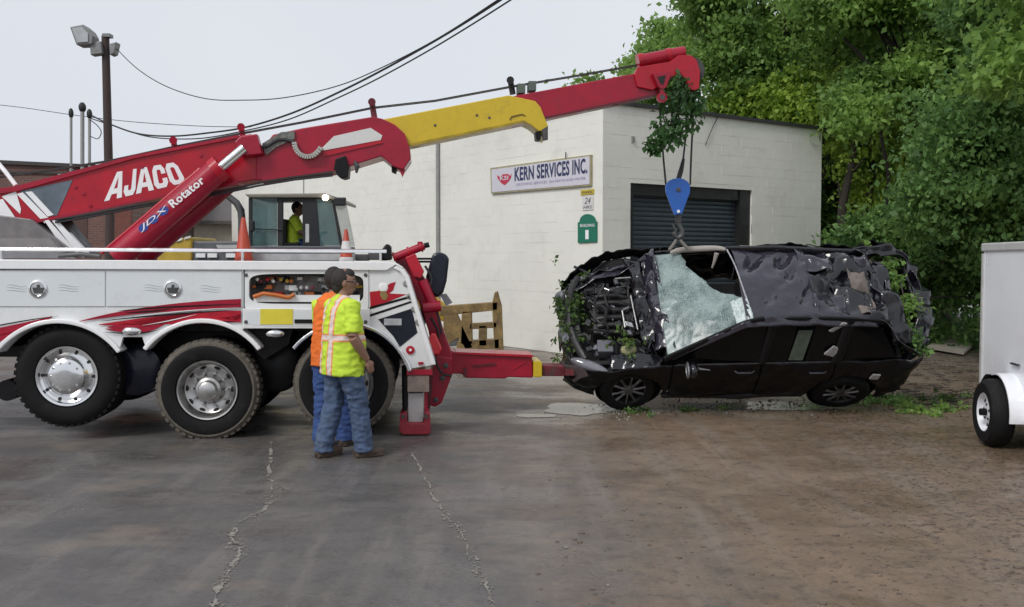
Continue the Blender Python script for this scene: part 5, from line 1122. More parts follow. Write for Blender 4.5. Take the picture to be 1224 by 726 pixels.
# roof
def roofp(u, v):
    L = 2.10+.86*u; V = .585-1.16*v; H = 1.515-.06*(V/.6)**2-.155*v; p = (L, V, 0)
    a = .012+.03*min(1, max(0, (L-2.80)/.15))
    H += a*(crease(p, 3.6, 3)*.75-.55+.5*nz(p, 8, 5))
    for l0, v0, r, dp in ((2.33, -.34, .09, .075), (2.70, -.36, .075, .09), (2.42, .27, .06, .05), (2.74, -.12, .06, .07), (2.86, .2, .09, .07), (2.58, .05, .05, .025)):
        d2 = ((L-l0)**2+(V-v0)**2*.5+(L-l0)*(V-v0)*.9)/(r*r)
        if d2 > 0: H -= dp*math.exp(-d2)
        else: H -= dp
    return K(L+.02*nz(p, 4, 9), V, H)
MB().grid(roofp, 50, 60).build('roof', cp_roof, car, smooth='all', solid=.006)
def tri(p, s, seed):      # sharp folded-paper relief
    q = Vector((p[0]*s+seed, p[1]*s-seed, seed*.37)); c = mnoise.cell_vector(q) if False else None
    a = 0
    for k, (ax_, f_) in enumerate(((.3, 1.0), (1.25, 1.3), (2.2, .9), (2.8, 1.7))):
        t_ = (math.cos(ax_+seed)*q.x+math.sin(ax_+seed)*q.y)*f_+.9*mnoise.noise(q*.8+Vector((k*3.1, 0, 0))); a += (abs((t_ % 2)-1)-.5)/(1+.35*k)
    return a
def roofr(seed, dep):
    def fn(u, v):
        L = 2.93+.86*u; V = .585-1.16*v; H = 1.50-.06*(V/.6)**2-.155*v; p = (L, V, 0); e = min(1, u/.12)*(.35+.65*min(1, (1-v)/.08, v/.05))
        H += e*(.13*tri(p, 2.9, seed)-dep)
        return K(L+.04*tri(p, 3, seed+3)*e, V, H)
    return fn
MB().grid(roofr(4.2, .085), 34, 40).build('roof_rear', cp, car, smooth=True, solid=.006)
def roofs(u, v):
    L = 2.90+.42*u; V = .585-.40*v; p = (L, V, 0); return K(L+.03*tri(p, 3, 2), V, 1.50-.06*(V/.6)**2-.05*v+.06*tri(p, 4, 7)-.05*u)
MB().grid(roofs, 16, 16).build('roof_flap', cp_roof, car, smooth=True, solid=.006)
# white torn edge along the windscreen header
MB().tube(spline([K(2.05, -.56, 1.32), K(2.09, -.25, 1.41), K(2.12, .1, 1.46), K(2.17, .42, 1.45), K(2.23, .56, 1.41)], 6), .009, 6).build('header_seal', M('seal_white', (.36, .36, .38), .6, var=.3, vscale=20), car, smooth=True)
# shattered windscreen, torn open at its upper right
def shat():
    m = bpy.data.materials.new('shattered_laminate'); m.use_nodes = True; t = m.node_tree; N = t.nodes; L = t.links; p = N['Principled BSDF']
    geo = N.new('ShaderNodeNewGeometry'); vo = N.new('ShaderNodeTexVoronoi'); vo.feature = 'DISTANCE_TO_EDGE'; vo.inputs['Scale'].default_value = 42; L.new(geo.outputs['Position'], vo.inputs['Vector'])
    nz_ = N.new('ShaderNodeTexNoise'); nz_.inputs['Scale'].default_value = 3.2; nz_.inputs['Detail'].default_value = 8; nz_.inputs['Roughness'].default_value = .7; L.new(geo.outputs['Position'], nz_.inputs['Vector'])
    c1 = N.new('ShaderNodeValToRGB'); e = c1.color_ramp.elements; e[0].position = .36; e[0].color = (.045, .085, .08, 1); e[1].position = .60; e[1].color = (.27, .35, .335, 1); L.new(nz_.outputs[0], c1.inputs[0])
    mr = N.new('ShaderNodeMapRange'); mr.inputs[1].default_value = 0; mr.inputs[2].default_value = .06; mr.inputs[3].default_value = 1; mr.inputs[4].default_value = 0; L.new(vo.outputs['Distance'], mr.inputs[0])
    mi = N.new('ShaderNodeMix'); mi.data_type = 'RGBA'; mi.inputs[7].default_value = (.50, .58, .56, 1); L.new(mr.outputs[0], mi.inputs[0]); L.new(c1.outputs[0], mi.inputs[6]); L.new(mi.outputs[2], p.inputs['Base Color'])
    p.inputs['Roughness'].default_value = .25
    vc = N.new('ShaderNodeTexVoronoi'); vc.inputs['Scale'].default_value = 42; L.new(geo.outputs['Position'], vc.inputs['Vector'])
    bp = N.new('ShaderNodeBump'); bp.inputs['Strength'].default_value = .5; bp.inputs['Distance'].default_value = .01; L.new(vc.outputs['Color'], bp.inputs['Height']); L.new(bp.outputs[0], p.inputs['Normal'])
    p.inputs['Alpha'].default_value = .93; return m
WS = [(1.22, -.74, .98), (1.25, .76, .98), (2.17, .57, 1.44), (2.05, -.57, 1.31)]
def wsp(u, v):     # u: cowl to roof, v: right to left
    a = [Vector(q) for q in WS]; p = a[0].lerp(a[1], v).lerp(a[3].lerp(a[2], v), u)
    bow = .07*(1-(2*v-1)**2)*(1-.3*u)
    sag = -.10*math.exp(-(((u-.75)/.3)**2+((v-.45)/.3)**2))
    h = bow+sag+.010*nz(p, 4, 2)+.004*crease(p, 9, 7); return K(p.x-.35*h, p.y, p.z+h)
def wkeep(u, v):
    edge = .36+.62*(min(1, v/.70))**1.5+.018*math.sin(v*23)+.008*math.sin(v*51+2)
    return not (u > edge and v < .72)
MB().grid(wsp, 90, 90, wkeep).build('windshield', shat(), car, smooth='all', solid=.006)
# folded-down strip of laminate at the lower corner
def strip(u, v): p = wsp(.80+.2*u, .70+.30*v); return p+KH*(.02+.03*crease((u*2, v*2, 0), 2.2, 3))+KL*.02
MB().grid(strip, 10, 16).build('windshield_flap', MATS.setdefault('flapglass', M('flap_glass', (.50, .58, .56), .3, var=.35, vscale=26, bump=.4)), car, smooth='all', solid=.004)
# deployed curtain airbag roll at the top edge
ab = spline([K(1.40, -.66, 1.12), K(1.50, -.68, 1.15), K(1.70, -.66, 1.20), K(1.93, -.60, 1.29), K(2.03, -.55, 1.33)], 6)
MB().tube(ab, [.020+.020*math.sin(math.pi*i/(len(ab)-1)) for i in range(len(ab))], 12).build('curtain_airbag', M('airbag_cloth', (.36, .33, .30), .85, var=.15, bump=.3), car, smooth=True)
MB().tube([K(1.92, -.50, 1.32), K(1.90, -.44, 1.24), K(1.88, -.40, 1.16)], [.03, .02, .012], 8).build('torn_trim', MATS['airbag_cloth'], car, smooth=True)
# crumpled sheet metal: hood folded back against the windscreen, roof trim at the tail
def crumple(name, o, U, Vv, amp, seed, m, nu=26, nv=26, solid=.006, sc=3.2):
    o, U, Vv = Vector(o), Vector(U), Vector(Vv); n = (KL*U.x+KV*U.y+KH*U.z).cross(KL*Vv.x+KV*Vv.y+KH*Vv.z).normalized()
    def fn(u, v):
        q = o+U*u+Vv*v; p = (q.x, q.y, q.z); d = amp*1.3*tri((q.x+q.z*.7, q.y, 0), sc*1.1, seed)
        e = 1+.12*nz((u*3, v*3, seed), 1, 2); return K(*(o+U*(.5+(u-.5)*e)+Vv*(.5+(v-.5)*e)))+n*d
    return MB().grid(fn, nu, nv).build(name, m, car, smooth=True, solid=solid)
crumple('hood', (1.02, -.76, .90), (.20, .02, .16), (.10, 1.42, .02), .055, 2, cp_roof, 14, 44)
crumple('hood_edge', (.88, -.72, .84), (.15, .0, .10), (.12, 1.3, 0), .06, 7, cp, 10, 40)
tanm = M('headliner_tan', (.15, .125, .11), .8, var=.3, vscale=8)
crumple('headliner', (3.12, -.48, 1.26), (.34, -.05, .05), (.20, .95, -.02), .12, 5, cp, 26, 30)
crumple('headliner', (3.42, -.22, 1.36), (.20, .05, .03), (.06, .66, -.05), .10, 9, tanm, 18, 26)
crumple('rear_trim_sheet', (3.55, -.50, 1.30), (.22, .05, .0), (.12, .95, -.10), .10, 12, cp_roof, 18, 30)
crumple('rear_trim_sheet', (3.70, -.45, 1.25), (.10, .05, .0), (.02, .85, -.10), .08, 15, tanm, 12, 26)
crumple('roof_skin_fold', (2.86, -.58, 1.36), (.38, .02, -.05), (.02, .40, .05), .06, 21, cp_roof, 16, 16)
# tail: crushed bands of the hatch frame, tailgate, bumper
def band(name, pts, wv, amp, seed, m, nv=6, n=12):
    P = spline([Vector(p) for p in pts], n); Wv = [Vector(q) for q in wv]; mb = MB(); N_ = len(P)
    def fn(u, v):
        f = u*(N_-1); k = min(int(f), N_-2); p = P[k].lerp(P[k+1], f-k); g = u*(len(Wv)-1); a = min(int(g), len(Wv)-2); w_ = Wv[a].lerp(Wv[a+1], g-a)
        wob = 1+.5*nz((u*6, seed, 1), 1, seed); q = p+w_*(v-.5)*wob
        d = amp*tri((q.x*1.3+q.z, q.y*1.2, 0), 3.6, seed); return K(q.x+d*.7, q.y, q.z+d)
    mb.grid(fn, N_-1, nv); return mb.build(name, m, car, smooth=True, solid=.008)
band('hatch_frame', [(3.62, -.57, 1.27), (3.92, -.63, 1.22), (4.18, -.66, 1.12), (4.34, -.60, 1.05), (4.40, -.35, 1.02), (4.40, .0, 1.01), (4.33, .34, 1.0), (4.18, .60, .98)], [(.02, .10, -.03), (.03, .14, -.05), (-.16, .06, .05), (-.17, .02, .06), (-.17, -.05, .06), (-.15, -.10, .08)], .07, 3.1, cp)
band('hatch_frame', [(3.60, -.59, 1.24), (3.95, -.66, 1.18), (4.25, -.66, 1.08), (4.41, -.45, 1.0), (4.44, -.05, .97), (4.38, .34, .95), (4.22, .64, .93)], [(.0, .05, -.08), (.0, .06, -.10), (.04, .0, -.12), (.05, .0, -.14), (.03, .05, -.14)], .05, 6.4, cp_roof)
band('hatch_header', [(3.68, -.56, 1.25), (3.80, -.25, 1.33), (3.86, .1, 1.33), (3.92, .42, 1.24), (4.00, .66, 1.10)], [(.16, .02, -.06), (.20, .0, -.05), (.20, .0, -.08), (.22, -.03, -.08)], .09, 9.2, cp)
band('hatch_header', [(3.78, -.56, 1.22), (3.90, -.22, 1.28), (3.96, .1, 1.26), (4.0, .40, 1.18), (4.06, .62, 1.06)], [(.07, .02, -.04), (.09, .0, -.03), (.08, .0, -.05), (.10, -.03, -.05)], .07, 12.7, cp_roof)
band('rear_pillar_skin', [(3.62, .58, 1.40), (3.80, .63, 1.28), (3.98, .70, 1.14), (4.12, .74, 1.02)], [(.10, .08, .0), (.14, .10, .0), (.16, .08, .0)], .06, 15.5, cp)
band('rail_highlight_skin', [(1.30, .80, 1.02), (1.75, .73, 1.30), (2.15, .64, 1.47), (2.6, .605, 1.50), (3.1, .60, 1.49), (3.62, .585, 1.41)], [(.0, .05, -.06), (.0, .06, -.06), (.0, .09, -.07), (.0, .09, -.06), (.0, .10, -.06)], .022, 18.3, cp_roof, 6, 14)  # crumpled strip in the lighter paint, standing in for the roof edge highlight
# nose: crushed skins closing the engine bay and the bumper corner
crumple('bay_liner', (.16, -.50, .56), (1.05, -.10, .04), (.0, 1.18, .0), .05, 41, cint, 30, 30)
crumple('inner_fender_skin', (.30, -.52, .50), (.95, -.26, .06), (.0, .06, .36), .05, 43, cp, 30, 12)
crumple('fender_fold', (.14, -.46, .74), (.80, -.30, .10), (.03, .16, .06), .05, 45, cp_roof, 30, 8)
crumple('nose_skin', (.02, -.42, .52), (.10, .0, .26), (.0, .80, -.02), .06, 47, cp, 10, 30)
crumple('nose_skin', (.10, -.34, .72), (.15, .0, .05), (.02, .72, -.02), .05, 49, cplast, 8, 26)
crumple('fender_fold', (.60, .60, .78), (.60, .05, .10), (.0, .22, -.02), .04, 51, cp, 24, 10)
crumple('cowl_skin', (1.00, -.66, .80), (.10, .0, .10), (.0, 1.30, .0), .06, 53, cp, 8, 40)
def tail(V, H): return 4.30-.16*(V/.8)*(V > 0)-.40*(1-min(1, max(0, H-.25)/.75))-.0
def tg_(u, v): V = -.76+1.52*u; H = .35+.66*v; p = (4.4, V, H); return K(tail(V, H)+.05*crease(p, 3, 3)*.7, V, H)
MB().grid(tg_, 30, 14).build('tailgate', cp, car, smooth='all', solid=.01)
def rb(u, v): V = -.84+1.68*u; H = .26+.26*v; p = (4.4, V, H); return K(tail(V, H)+.04+.05*nz(p, 4, 3), V, H+.02*nz(p, 7, 1))
MB().grid(rb, 30, 8).build('rear_bumper', cplast, car, smooth='all', solid=.02)
pale_bits = M('pale_fragment', (.26, .25, .25), .25, var=.25, vscale=20)
for q in ([(3.02, .80, 1.13), (3.13, .80, 1.08), (3.22, .74, 1.15), (3.12, .74, 1.20)], [(3.04, .64, 1.37), (3.08, .64, 1.35), (3.24, .585, 1.44), (3.19, .585, 1.45)], [(3.62, .92, .78), (3.72, .92, .77), (3.74, .90, .83), (3.65, .90, .84)]):
    a = [K(*p)+KV*.05+KH*.02 for p in q]; MB().prism(a, [p-KV*.02 for p in a]).build('pale_side_piece', pale_bits, car)  # small pale slabs set proud of the car's side
# front bumper, headlights, engine bay
def fb(u, v): V = -.60+1.44*u; H = .24+.36*v; L = .02+.34*(abs(V)/.84)**2.4+.05*crease((V, H, 1), 3, 4)+.04*nz((V, H, 3), 7, 2); return K(L, V, H)
MB().grid(fb, 40, 12, lambda u, v: not (.30 < u < .42 and v > .5)).build('front_bumper', cp, car, smooth='all', solid=.015)
crumple('bumper_skin', (.06, .35, .55), (.30, .40, -.03), (.05, .05, .18), .03, 31, cp_roof, 18, 10)
hl_ = MB(); hl_.ball(K(.36, .74, .71), (.25, .075, .07), 24, 12, ((KL+KV*.45).normalized(), (KV-KL*.45).normalized(), KH)); hl_ = hl_.build('headlight', M('headlight_lens', (.16, .16, .18), .06, var=.3, coat=1), car, smooth=True)
MB().ball(K(.37, .785, .735), (.035, .02, .03), 12, 8, (KL, KV, KH)).build('headlight_reflector', M('reflector', (.85, .85, .9), .12, metal=1), hl_, smooth=True); MB().ball(K(.47, .80, .735), (.028, .02, .025), 12, 8, (KL, KV, KH)).build('headlight_reflector', MATS['reflector'], hl_, smooth=True)
hr_ = MB(); hr_.ball(K(.36, -.56, .70), (.20, .07, .065), 20, 10, ((KL-KV*.45).normalized(), (KV+KL*.45).normalized(), KH)); hr_.build('headlight', MATS['headlight_lens'], car, smooth=True)
MB().tube(spline([K(.26, -.52, .80), K(.16, -.3, .79), K(.12, .1, .78), K(.18, .4, .77), K(.30, .66, .74)], 6), .035, 8, ell=1.4).build('radiator_support', cplast, car, smooth=True)
MB().box(K(.20, 0, .52), (.06, 1.05, .46), (KL, KV, KH)).build('radiator', cplast, car)
MB().box(K(.70, 0, .36), (1.1, 1.5, .05), (KL, KV, KH)).build('engine_undertray', cint, car)
for V_ in (.62, -.62):
    MB().lathe(K(.92, V_, .60), KH, [(.17, 0), (.16, .12), (.10, .17), (.05, .18), (0, .18)], 20).build('strut_tower', cplast, car, smooth=True); MB().box(K(.72+.1*(V_ < 0), V_*(1.12 if V_ > 0 else .86), .62), (1.0-.3*(V_ < 0), .05, .22), (KL, KV, KH)).build('inner_wing', cint, car)
eng = MB().box(K(.68, -.02, .60), (.52, .62, .32), (KL, KV, KH)).build('engine_block', M('engine_dark', (.030, .029, .030), .5, var=.4, vscale=14, dirt=((.12, .11, .10), .2, 16)), car, bevel=.03)
for i in range(5): MB().tube([K(.48, -.24+.11*i, .77), K(.60, -.24+.11*i, .80), K(.74, -.24+.11*i, .80), K(.86, -.24+.11*i, .74)], .034, 8).build('intake_runner', cplast, eng, smooth=True)
MB().box(K(.66, -.31, .80), (.40, .10, .05), (KL, KV, KH)).build('valve_cover', cplast, eng, bevel=.02)
alm = M('engine_alloy', (.42, .42, .42), .35, metal=.8, var=.25, vscale=20)
for a_, b_ in (((.72, -.46, .86), (1.0, -.47, .88)), ((.58, -.30, .87), (.64, -.26, .88)), ((.42, -.05, .84), (.52, .0, .85)), ((.9, -.2, .85), (.95, .3, .84)), ((.78, .02, .84), (.80, .26, .83))):
    MB().cyl(K(*a_), K(*b_), .011, n=8).build('bracket_rod', alm, eng)
MB().box(K(.55, .50, .72), (.19, .17, .17), (KL, KV, KH)).build('battery', M('battery_grey', (.12, .12, .14), .5, var=.2), car, bevel=.012)
MB().ball(K(.83, .55, .78), (.10, .08, .07), 14, 10, (KL, KV, KH)).build('coolant_tank', M('tank_yellowed', (.34, .33, .18), .5, var=.4, vscale=20), car, smooth=True)
MB().box(K(.46, -.42, .70), (.26, .22, .18), (KL, KV, KH)).build('air_box', cplast, car, bevel=.03)
rh = random.Random(4)
for i in range(26):
    p = Vector((rh.uniform(.28, .95), rh.uniform(-.55, .5), rh.uniform(.72, .86))); q = p+Vector((rh.uniform(-.3, .3), rh.uniform(-.35, .35), rh.uniform(-.1, .04))); mid = (p+q)/2+Vector((rh.uniform(-.1, .1), rh.uniform(-.1, .1), .08))
    MB().tube(spline([K(*p), K(*mid), K(*q)], 5), rh.uniform(.007, .022), 7).build('hose', rh.choice([cplast, cplast, steel, cint]), car, smooth=True)
for i in range(80):
    p = (rh.uniform(.22, 1.08), rh.uniform(-.50, .62), rh.uniform(.68, .86)); MB().box(K(*p), (rh.uniform(.02, .10), rh.uniform(.02, .09), rh.uniform(.015, .06)), ((KL+KV*rh.uniform(-.8, .8)).normalized(), (KV+KL*rh.uniform(-.5, .5)).normalized(), (KH+KL*rh.uniform(-.5, .5)).normalized())).build('engine_fragment', rh.choice([cplast, cplast, cint, MATS['engine_dark'], steel, MATS['battery_grey'], alm if i % 5 == 0 else cplast, MATS['headlight_lens']]), car, bevel=.006)
# wheels
def cwheel(L, sgn, tilt=0, lean=0, hub=.345):
    ax = (KV*-sgn+KL*tilt-KH*lean).normalized(); c = K(L, sgn*.91, hub); w = empty('wheel', c, parent=car)
    MB().lathe(c, ax, [(.215, .02), (.225, .0), (.30, -.006), (.335, .025), (.345, .05), (.345, .18), (.335, .205), (.3, .225), (.215, .21)], 52).build('tyre', rubber, w, smooth=True)
    X_ = ax.orthogonal().normalized(); Y_ = ax.cross(X_)
    MB().lathe(c, ax, [(.218, .01), (.205, .008), (.195, .03), (.19, .17), (.08, .17), (0, .17)], 40).build('rim_barrel', cplast, w, smooth=True)
    rm = M('car_alloy', (.17, .17, .18), .35, metal=.7, var=.4, vscale=18, dirt=((.10, .085, .07), .4, 14))
    for i in range(10):
        a = 2*math.pi*i/10+.06*(i % 2); r1 = X_*math.cos(a)+Y_*math.sin(a); MB().tube([c+r1*.05+ax*.02, c+r1*.13+ax*.012, c+r1*.208+ax*.018], [.022, .016, .020], 6, ell=.7).build('spoke', rm, w, smooth=True)
    MB().lathe(c, ax, [(.066, .04), (.06, .008), (.03, .002), (0, .002)], 20).build('hub', rm, w, smooth=True)
cwheel(.84, 1, -.12, .32, .425); cwheel(3.42, 1, .05); cwheel(.84, -1); cwheel(3.42, -1)
for L_ in (.84, 3.42): MB().cyl(K(L_, -.75, .36), K(L_, .75, .36), .05, n=10).build('axle', steel, car)
# ------------------------------------------------------------------ foliage
def leaf_mat(name, dark, light, trans=.35, rough=.5):
    m = bpy.data.materials.new(name); m.use_nodes = True; t = m.node_tree; N = t.nodes; L = t.links; N.clear()
    geo = N.new('ShaderNodeNewGeometry'); cr = N.new('ShaderNodeValToRGB'); e = cr.color_ramp.elements
    e[0].position = .1; e[0].color = dark+(1,); e[1].position = .95; e[1].color = light+(1,)
    nz_ = N.new('ShaderNodeTexNoise'); nz_.inputs['Scale'].default_value = .9; nz_.inputs['Detail'].default_value = 3; L.new(geo.outputs['Position'], nz_.inputs['Vector'])
    mt = N.new('ShaderNodeMath'); mt.operation = 'MULTIPLY_ADD'; mt.inputs[1].default_value = .45; L.new(geo.outputs['Random Per Island'], mt.inputs[0])
    m2 = N.new('ShaderNodeMath'); m2.operation = 'MULTIPLY_ADD'; m2.inputs[1].default_value = 1.6; m2.inputs[2].default_value = -.53; L.new(nz_.outputs[0], m2.inputs[0]); L.new(m2.outputs[0], mt.inputs[2]); L.new(mt.outputs[0], cr.inputs[0])
    p = N.new('ShaderNodeBsdfPrincipled'); p.inputs['Roughness'].default_value = rough; p.inputs['Specular IOR Level'].default_value = .35; L.new(cr.outputs[0], p.inputs['Base Color'])
    tr = N.new('ShaderNodeBsdfTranslucent'); hv = N.new('ShaderNodeHueSaturation'); hv.inputs['Value'].default_value = 1.3; hv.inputs['Hue'].default_value = .485; L.new(cr.outputs[0], hv.inputs['Color']); L.new(hv.outputs[0], tr.inputs['Color'])
    mi = N.new('ShaderNodeMixShader'); mi.inputs[0].default_value = trans; L.new(p.outputs[0], mi.inputs[1]); L.new(tr.outputs[0], mi.inputs[2]); o = N.new('ShaderNodeOutputMaterial'); L.new(mi.outputs[0], o.inputs[0]); return m
lfA = leaf_mat('leaf_mid', (.10, .20, .055), (.33, .52, .13), .5)
lfB = leaf_mat('leaf_yellow_green', (.17, .30, .045), (.50, .68, .13), .5)
lfC = leaf_mat('leaf_dark', (.054, .125, .040), (.24, .42, .12), .45)
lfD = leaf_mat('leaf_bright', (.10, .20, .050), (.34, .53, .13), .5)
lfE = leaf_mat('leaf_shade', (.06, .14, .04), (.20, .36, .09), .45)
bark = M('bark', (.045, .036, .030), .9, var=.4, vscale=8, bump=.5, bscale=20)
def leaf_mesh(name, P, S, rng, droop=.35):
    n = len(P); d = rng.normal(size=(n, 3)); d[:, 2] -= droop*1.5; d /= np.linalg.norm(d, axis=1)[:, None]
    u = rng.normal(size=(n, 3)); u[:, 2] += 1.0; w = np.cross(d, u); w /= np.linalg.norm(w, axis=1)[:, None]; nn = np.cross(w, d)
    S = S[:, None]; wd_ = rng.uniform(.26, .38, size=(n, 1))
    V = np.empty((n, 4, 3)); V[:, 0] = P; V[:, 1] = P+d*S*.5+w*S*wd_+nn*S*.10; V[:, 2] = P+d*S-nn*S*.12; V[:, 3] = P+d*S*.5-w*S*wd_+nn*S*.10
    me = bpy.data.meshes.new(name); me.vertices.add(n*4); me.vertices.foreach_set('co', V.astype(np.float32).ravel())
    me.loops.add(n*4); me.loops.foreach_set('vertex_index', np.arange(n*4, dtype=np.int32)); me.polygons.add(n)
    me.polygons.foreach_set('loop_start', np.arange(0, n*4, 4, dtype=np.int32)); me.polygons.foreach_set('loop_total', np.full(n, 4, dtype=np.int32)); me.update(calc_edges=True); return me
def clump_centres(ells, n, rng, thr=-.25, freq=.8, lo=.45):
    out = []; w = np.array([(e[3]*e[4]*e[5])**(2/3) for e in ells]); w /= w.sum()
    while len(out) < n:
        e = ells[rng.choice(len(ells), p=w)]; v = rng.normal(size=3); v /= np.linalg.norm(v); r = rng.uniform(lo, 1.03)
        p = np.array(e[:3])+v*np.array(e[3:])*r
        if p[2] < .15: continue
        if mnoise.noise(Vector(p*freq)) < thr: continue
        out.append(p)
    return np.array(out)
def crown_points(C, per, cr, rng, flat=.42):
    n = len(C); R_ = cr*rng.uniform(.6, 1.4, size=n); k = rng.poisson(per*.8, size=n); idx = np.repeat(np.arange(n), k)
    g = rng.normal(size=(len(idx), 3))*.5; g[:, 2] *= flat; return C[idx]+g*R_[idx][:, None]
def tree(name, label, base, ells, nclump, per, cr, ls, mat, seed, trunk_r=.16, thr=-.25, limbs=8, group=None, cat='tree', lean=(0, 0)):
    rng = np.random.default_rng(seed); base = Vector(base); t = empty(name, base, label, cat, group)
    C = clump_centres(ells, nclump, rng, thr); P = crown_points(C, per, cr, rng); P = P[P[:, 2] > .05]
    S_ = ls*rng.uniform(.45, 1.5, size=len(P)); me = leaf_mesh('crown', P-np.array(base), S_, rng)
    link('crown', me, mat, t, base)
    top = Vector((ells[0][0]+lean[0], ells[0][1]+lean[1], ells[0][2]+ells[0][5]*.3)); rnd_ = random.Random(seed)
    path = [base+(top-base)*f+Vector((rnd_.uniform(-.12, .12), rnd_.uniform(-.12, .12), 0))*(f > 0) for f in (0, .2, .45, .7, 1)]
    MB().tube(spline(path, 4), [trunk_r*(1.25-.95*i/16) for i in range(17)], 10).build('trunk', bark, t, smooth=True)
    for i in range(limbs):
        c = Vector(C[rnd_.randrange(len(C))]); a = path[1].lerp(path[4], rnd_.uniform(.15, .9)); m = a.lerp(c, .5)+Vector((0, 0, -.15+rnd_.uniform(0, .4)))
        MB().tube(spline([a, m, c], 5), [trunk_r*.42*(1-.085*k) for k in range(11)], 7).build('limb', bark, t, smooth=True)
    return t
WG = 'trees behind the warehouse yard'
tree('broadleaf_tree', 'large mid green tree rising behind the warehouse roof', (6.6, 26.5, 0), [(6.9, 26.5, 8.6, 2.9, 2.6, 2.6), (5.4, 26.2, 8.7, 1.5, 1.6, 1.9), (8.6, 26.0, 9.2, 2.4, 2, 2.2), (6.6, 26.2, 6.6, 2.0, 1.6, 1.2)], 800, 95, .58, .135, lfA, 1, .25, -.05, 12, WG)
tree('broadleaf_tree', 'thin sparse tree showing just above the roof beside the boom tip', (3.2, 30.5, 0), [(4.1, 30.2, 7.2, 1.5, 1.5, 1.5), (2.9, 30.2, 6.9, 1.25, 1.1, .75), (5.0, 30, 8.0, 1.2, 1.2, 1.4)], 200, 55, .5, .17, lfA, 2, .15, -.05, 8, WG)
tree('broadleaf_tree', 'yellow green tree glowing behind the right corner of the warehouse', (8.2, 25.8, 0), [(7.4, 25.4, 5.9, 1.7, 1.3, 1.0), (9.3, 25.2, 5.3, 1.3, 1.2, 1.7), (9.7, 25.4, 3.6, .7, .8, 1.3), (6.4, 25.6, 5.9, 1.2, .9, .75)], 330, 90, .5, .135, lfB, 3, .16, -.3, 8, WG)
tree('broadleaf_tree', 'tall tree with outreaching dark limbs right of the warehouse roof', (10.2, 22.8, 0), [(9.6, 22.6, 7.6, 2.3, 2.0, 2.0), (8.0, 22.4, 7.7, 1.6, 1.4, 1.3), (11.4, 22, 7.2, 2.0, 1.8, 2.4), (9.4, 22.3, 5.9, 1.5, 1.2, 1.0), (7.5, 21.4, 5.1, .75, .5, .6)], 700, 100, .54, .13, lfD, 4, .22, -.05, 12, WG)
tree('vine_covered_tree', 'dark ivy covered tree overhanging the white trailer', (9.0, 17.0, 0), [(9.0, 16.8, 5.0, 1.9, 1.6, 2.0), (8.3, 16.6, 3.4, 1.5, 1.3, 1.3), (7.7, 17.2, 2.5, .9, .8, .9), (9.8, 16.4, 2.6, 1.7, 1.3, 1.9), (10.4, 16.2, 5.8, 1.8, 1.6, 2.2), (9.2, 17, 6.6, 1.5, 1.4, 1.2)], 1000, 95, .46, .11, lfC, 5, .2, .0, 10)
tree('vine_covered_tree', 'leaning bush of dark ivy behind the tail of the wrecked car', (7.2, 18.6, 0), [(7.6, 19.8, 1.9, 1.0, .9, 1.3), (8.7, 20.3, 2.2, 1.2, 1.0, 1.5), (7.0, 20.0, 1.2, .7, .7, .9), (9.8, 20.4, 1.6, 1.2, 1.0, 1.4)], 360, 75, .42, .12, lfC, 6, .08, -.02, 6, cat='bush')
tree('overhanging_maple', 'bright green maple reaching over the trailer roof', (9.2, 13.4, 0), [(7.6, 13.2, 5.6, 1.2, 1.1, 1.0), (6.9, 13.3, 4.5, .55, .6, .55), (7.9, 13, 4.5, .9, .9, .9), (8.4, 13.2, 6.4, 1.6, 1.3, 1.2)], 260, 70, .42, .13, lfD, 7, .16, -.1, 8)
tree('broadleaf_tree', 'deep green tree standing far behind between the warehouse and the ivy', (11.6, 28.5, 0), [(11.6, 28.3, 6.2, 3.0, 2, 3.4), (9.4, 28.8, 3.4, 2.0, 1.2, 2.4), (13.8, 28, 5, 2.6, 2, 4)], 520, 65, .75, .22, lfE, 8, .25, -.5, 8, WG)
for i, (x, y, r) in enumerate(((8.55, 24.6, .13), (9.15, 24.9, .09), (8.9, 23.2, .06))):
    t = empty('bare_trunk', (x, y, 0), ('thick dark trunk standing in the gap beside the warehouse wall', 'second slimmer dark trunk standing beside the thick one', 'thin leaning sapling stem in front of the two dark trunks')[i], 'tree trunk', 'bare trunks beside the warehouse')
    P_ = [Vector((x+.15*math.sin(k*1.3+i), y, k*.8)) for k in range(8)]
    MB().tube(spline(P_, 3), [r*(1.2-.03*k) for k in range(22)], 9).build('trunk', bark, t, smooth=True)
    for k in range(4): MB().tube([P_[3+k], P_[3+k]+Vector((random.uniform(-.6, .6), random.uniform(-.3, .3), .7))], [r*.4, r*.1], 6).build('limb', bark, t)
# woodland far behind
rng = np.random.default_rng(50); n = 60000
P = np.column_stack([rng.uniform(7, 30, n), rng.uniform(29.5, 34, n), rng.uniform(0, 1, n)**.8*9.5])
keep = np.array([mnoise.noise(Vector(p*.45)) > -.35 for p in P]); P = P[keep]
link('woodland', leaf_mesh('woodland', P, .3*rng.uniform(.6, 1.4, len(P)), rng), lfE, None, Vector((0, 0, 0)), label='dark leafy woodland closing the view behind the yard', cat='woodland', kind='stuff')
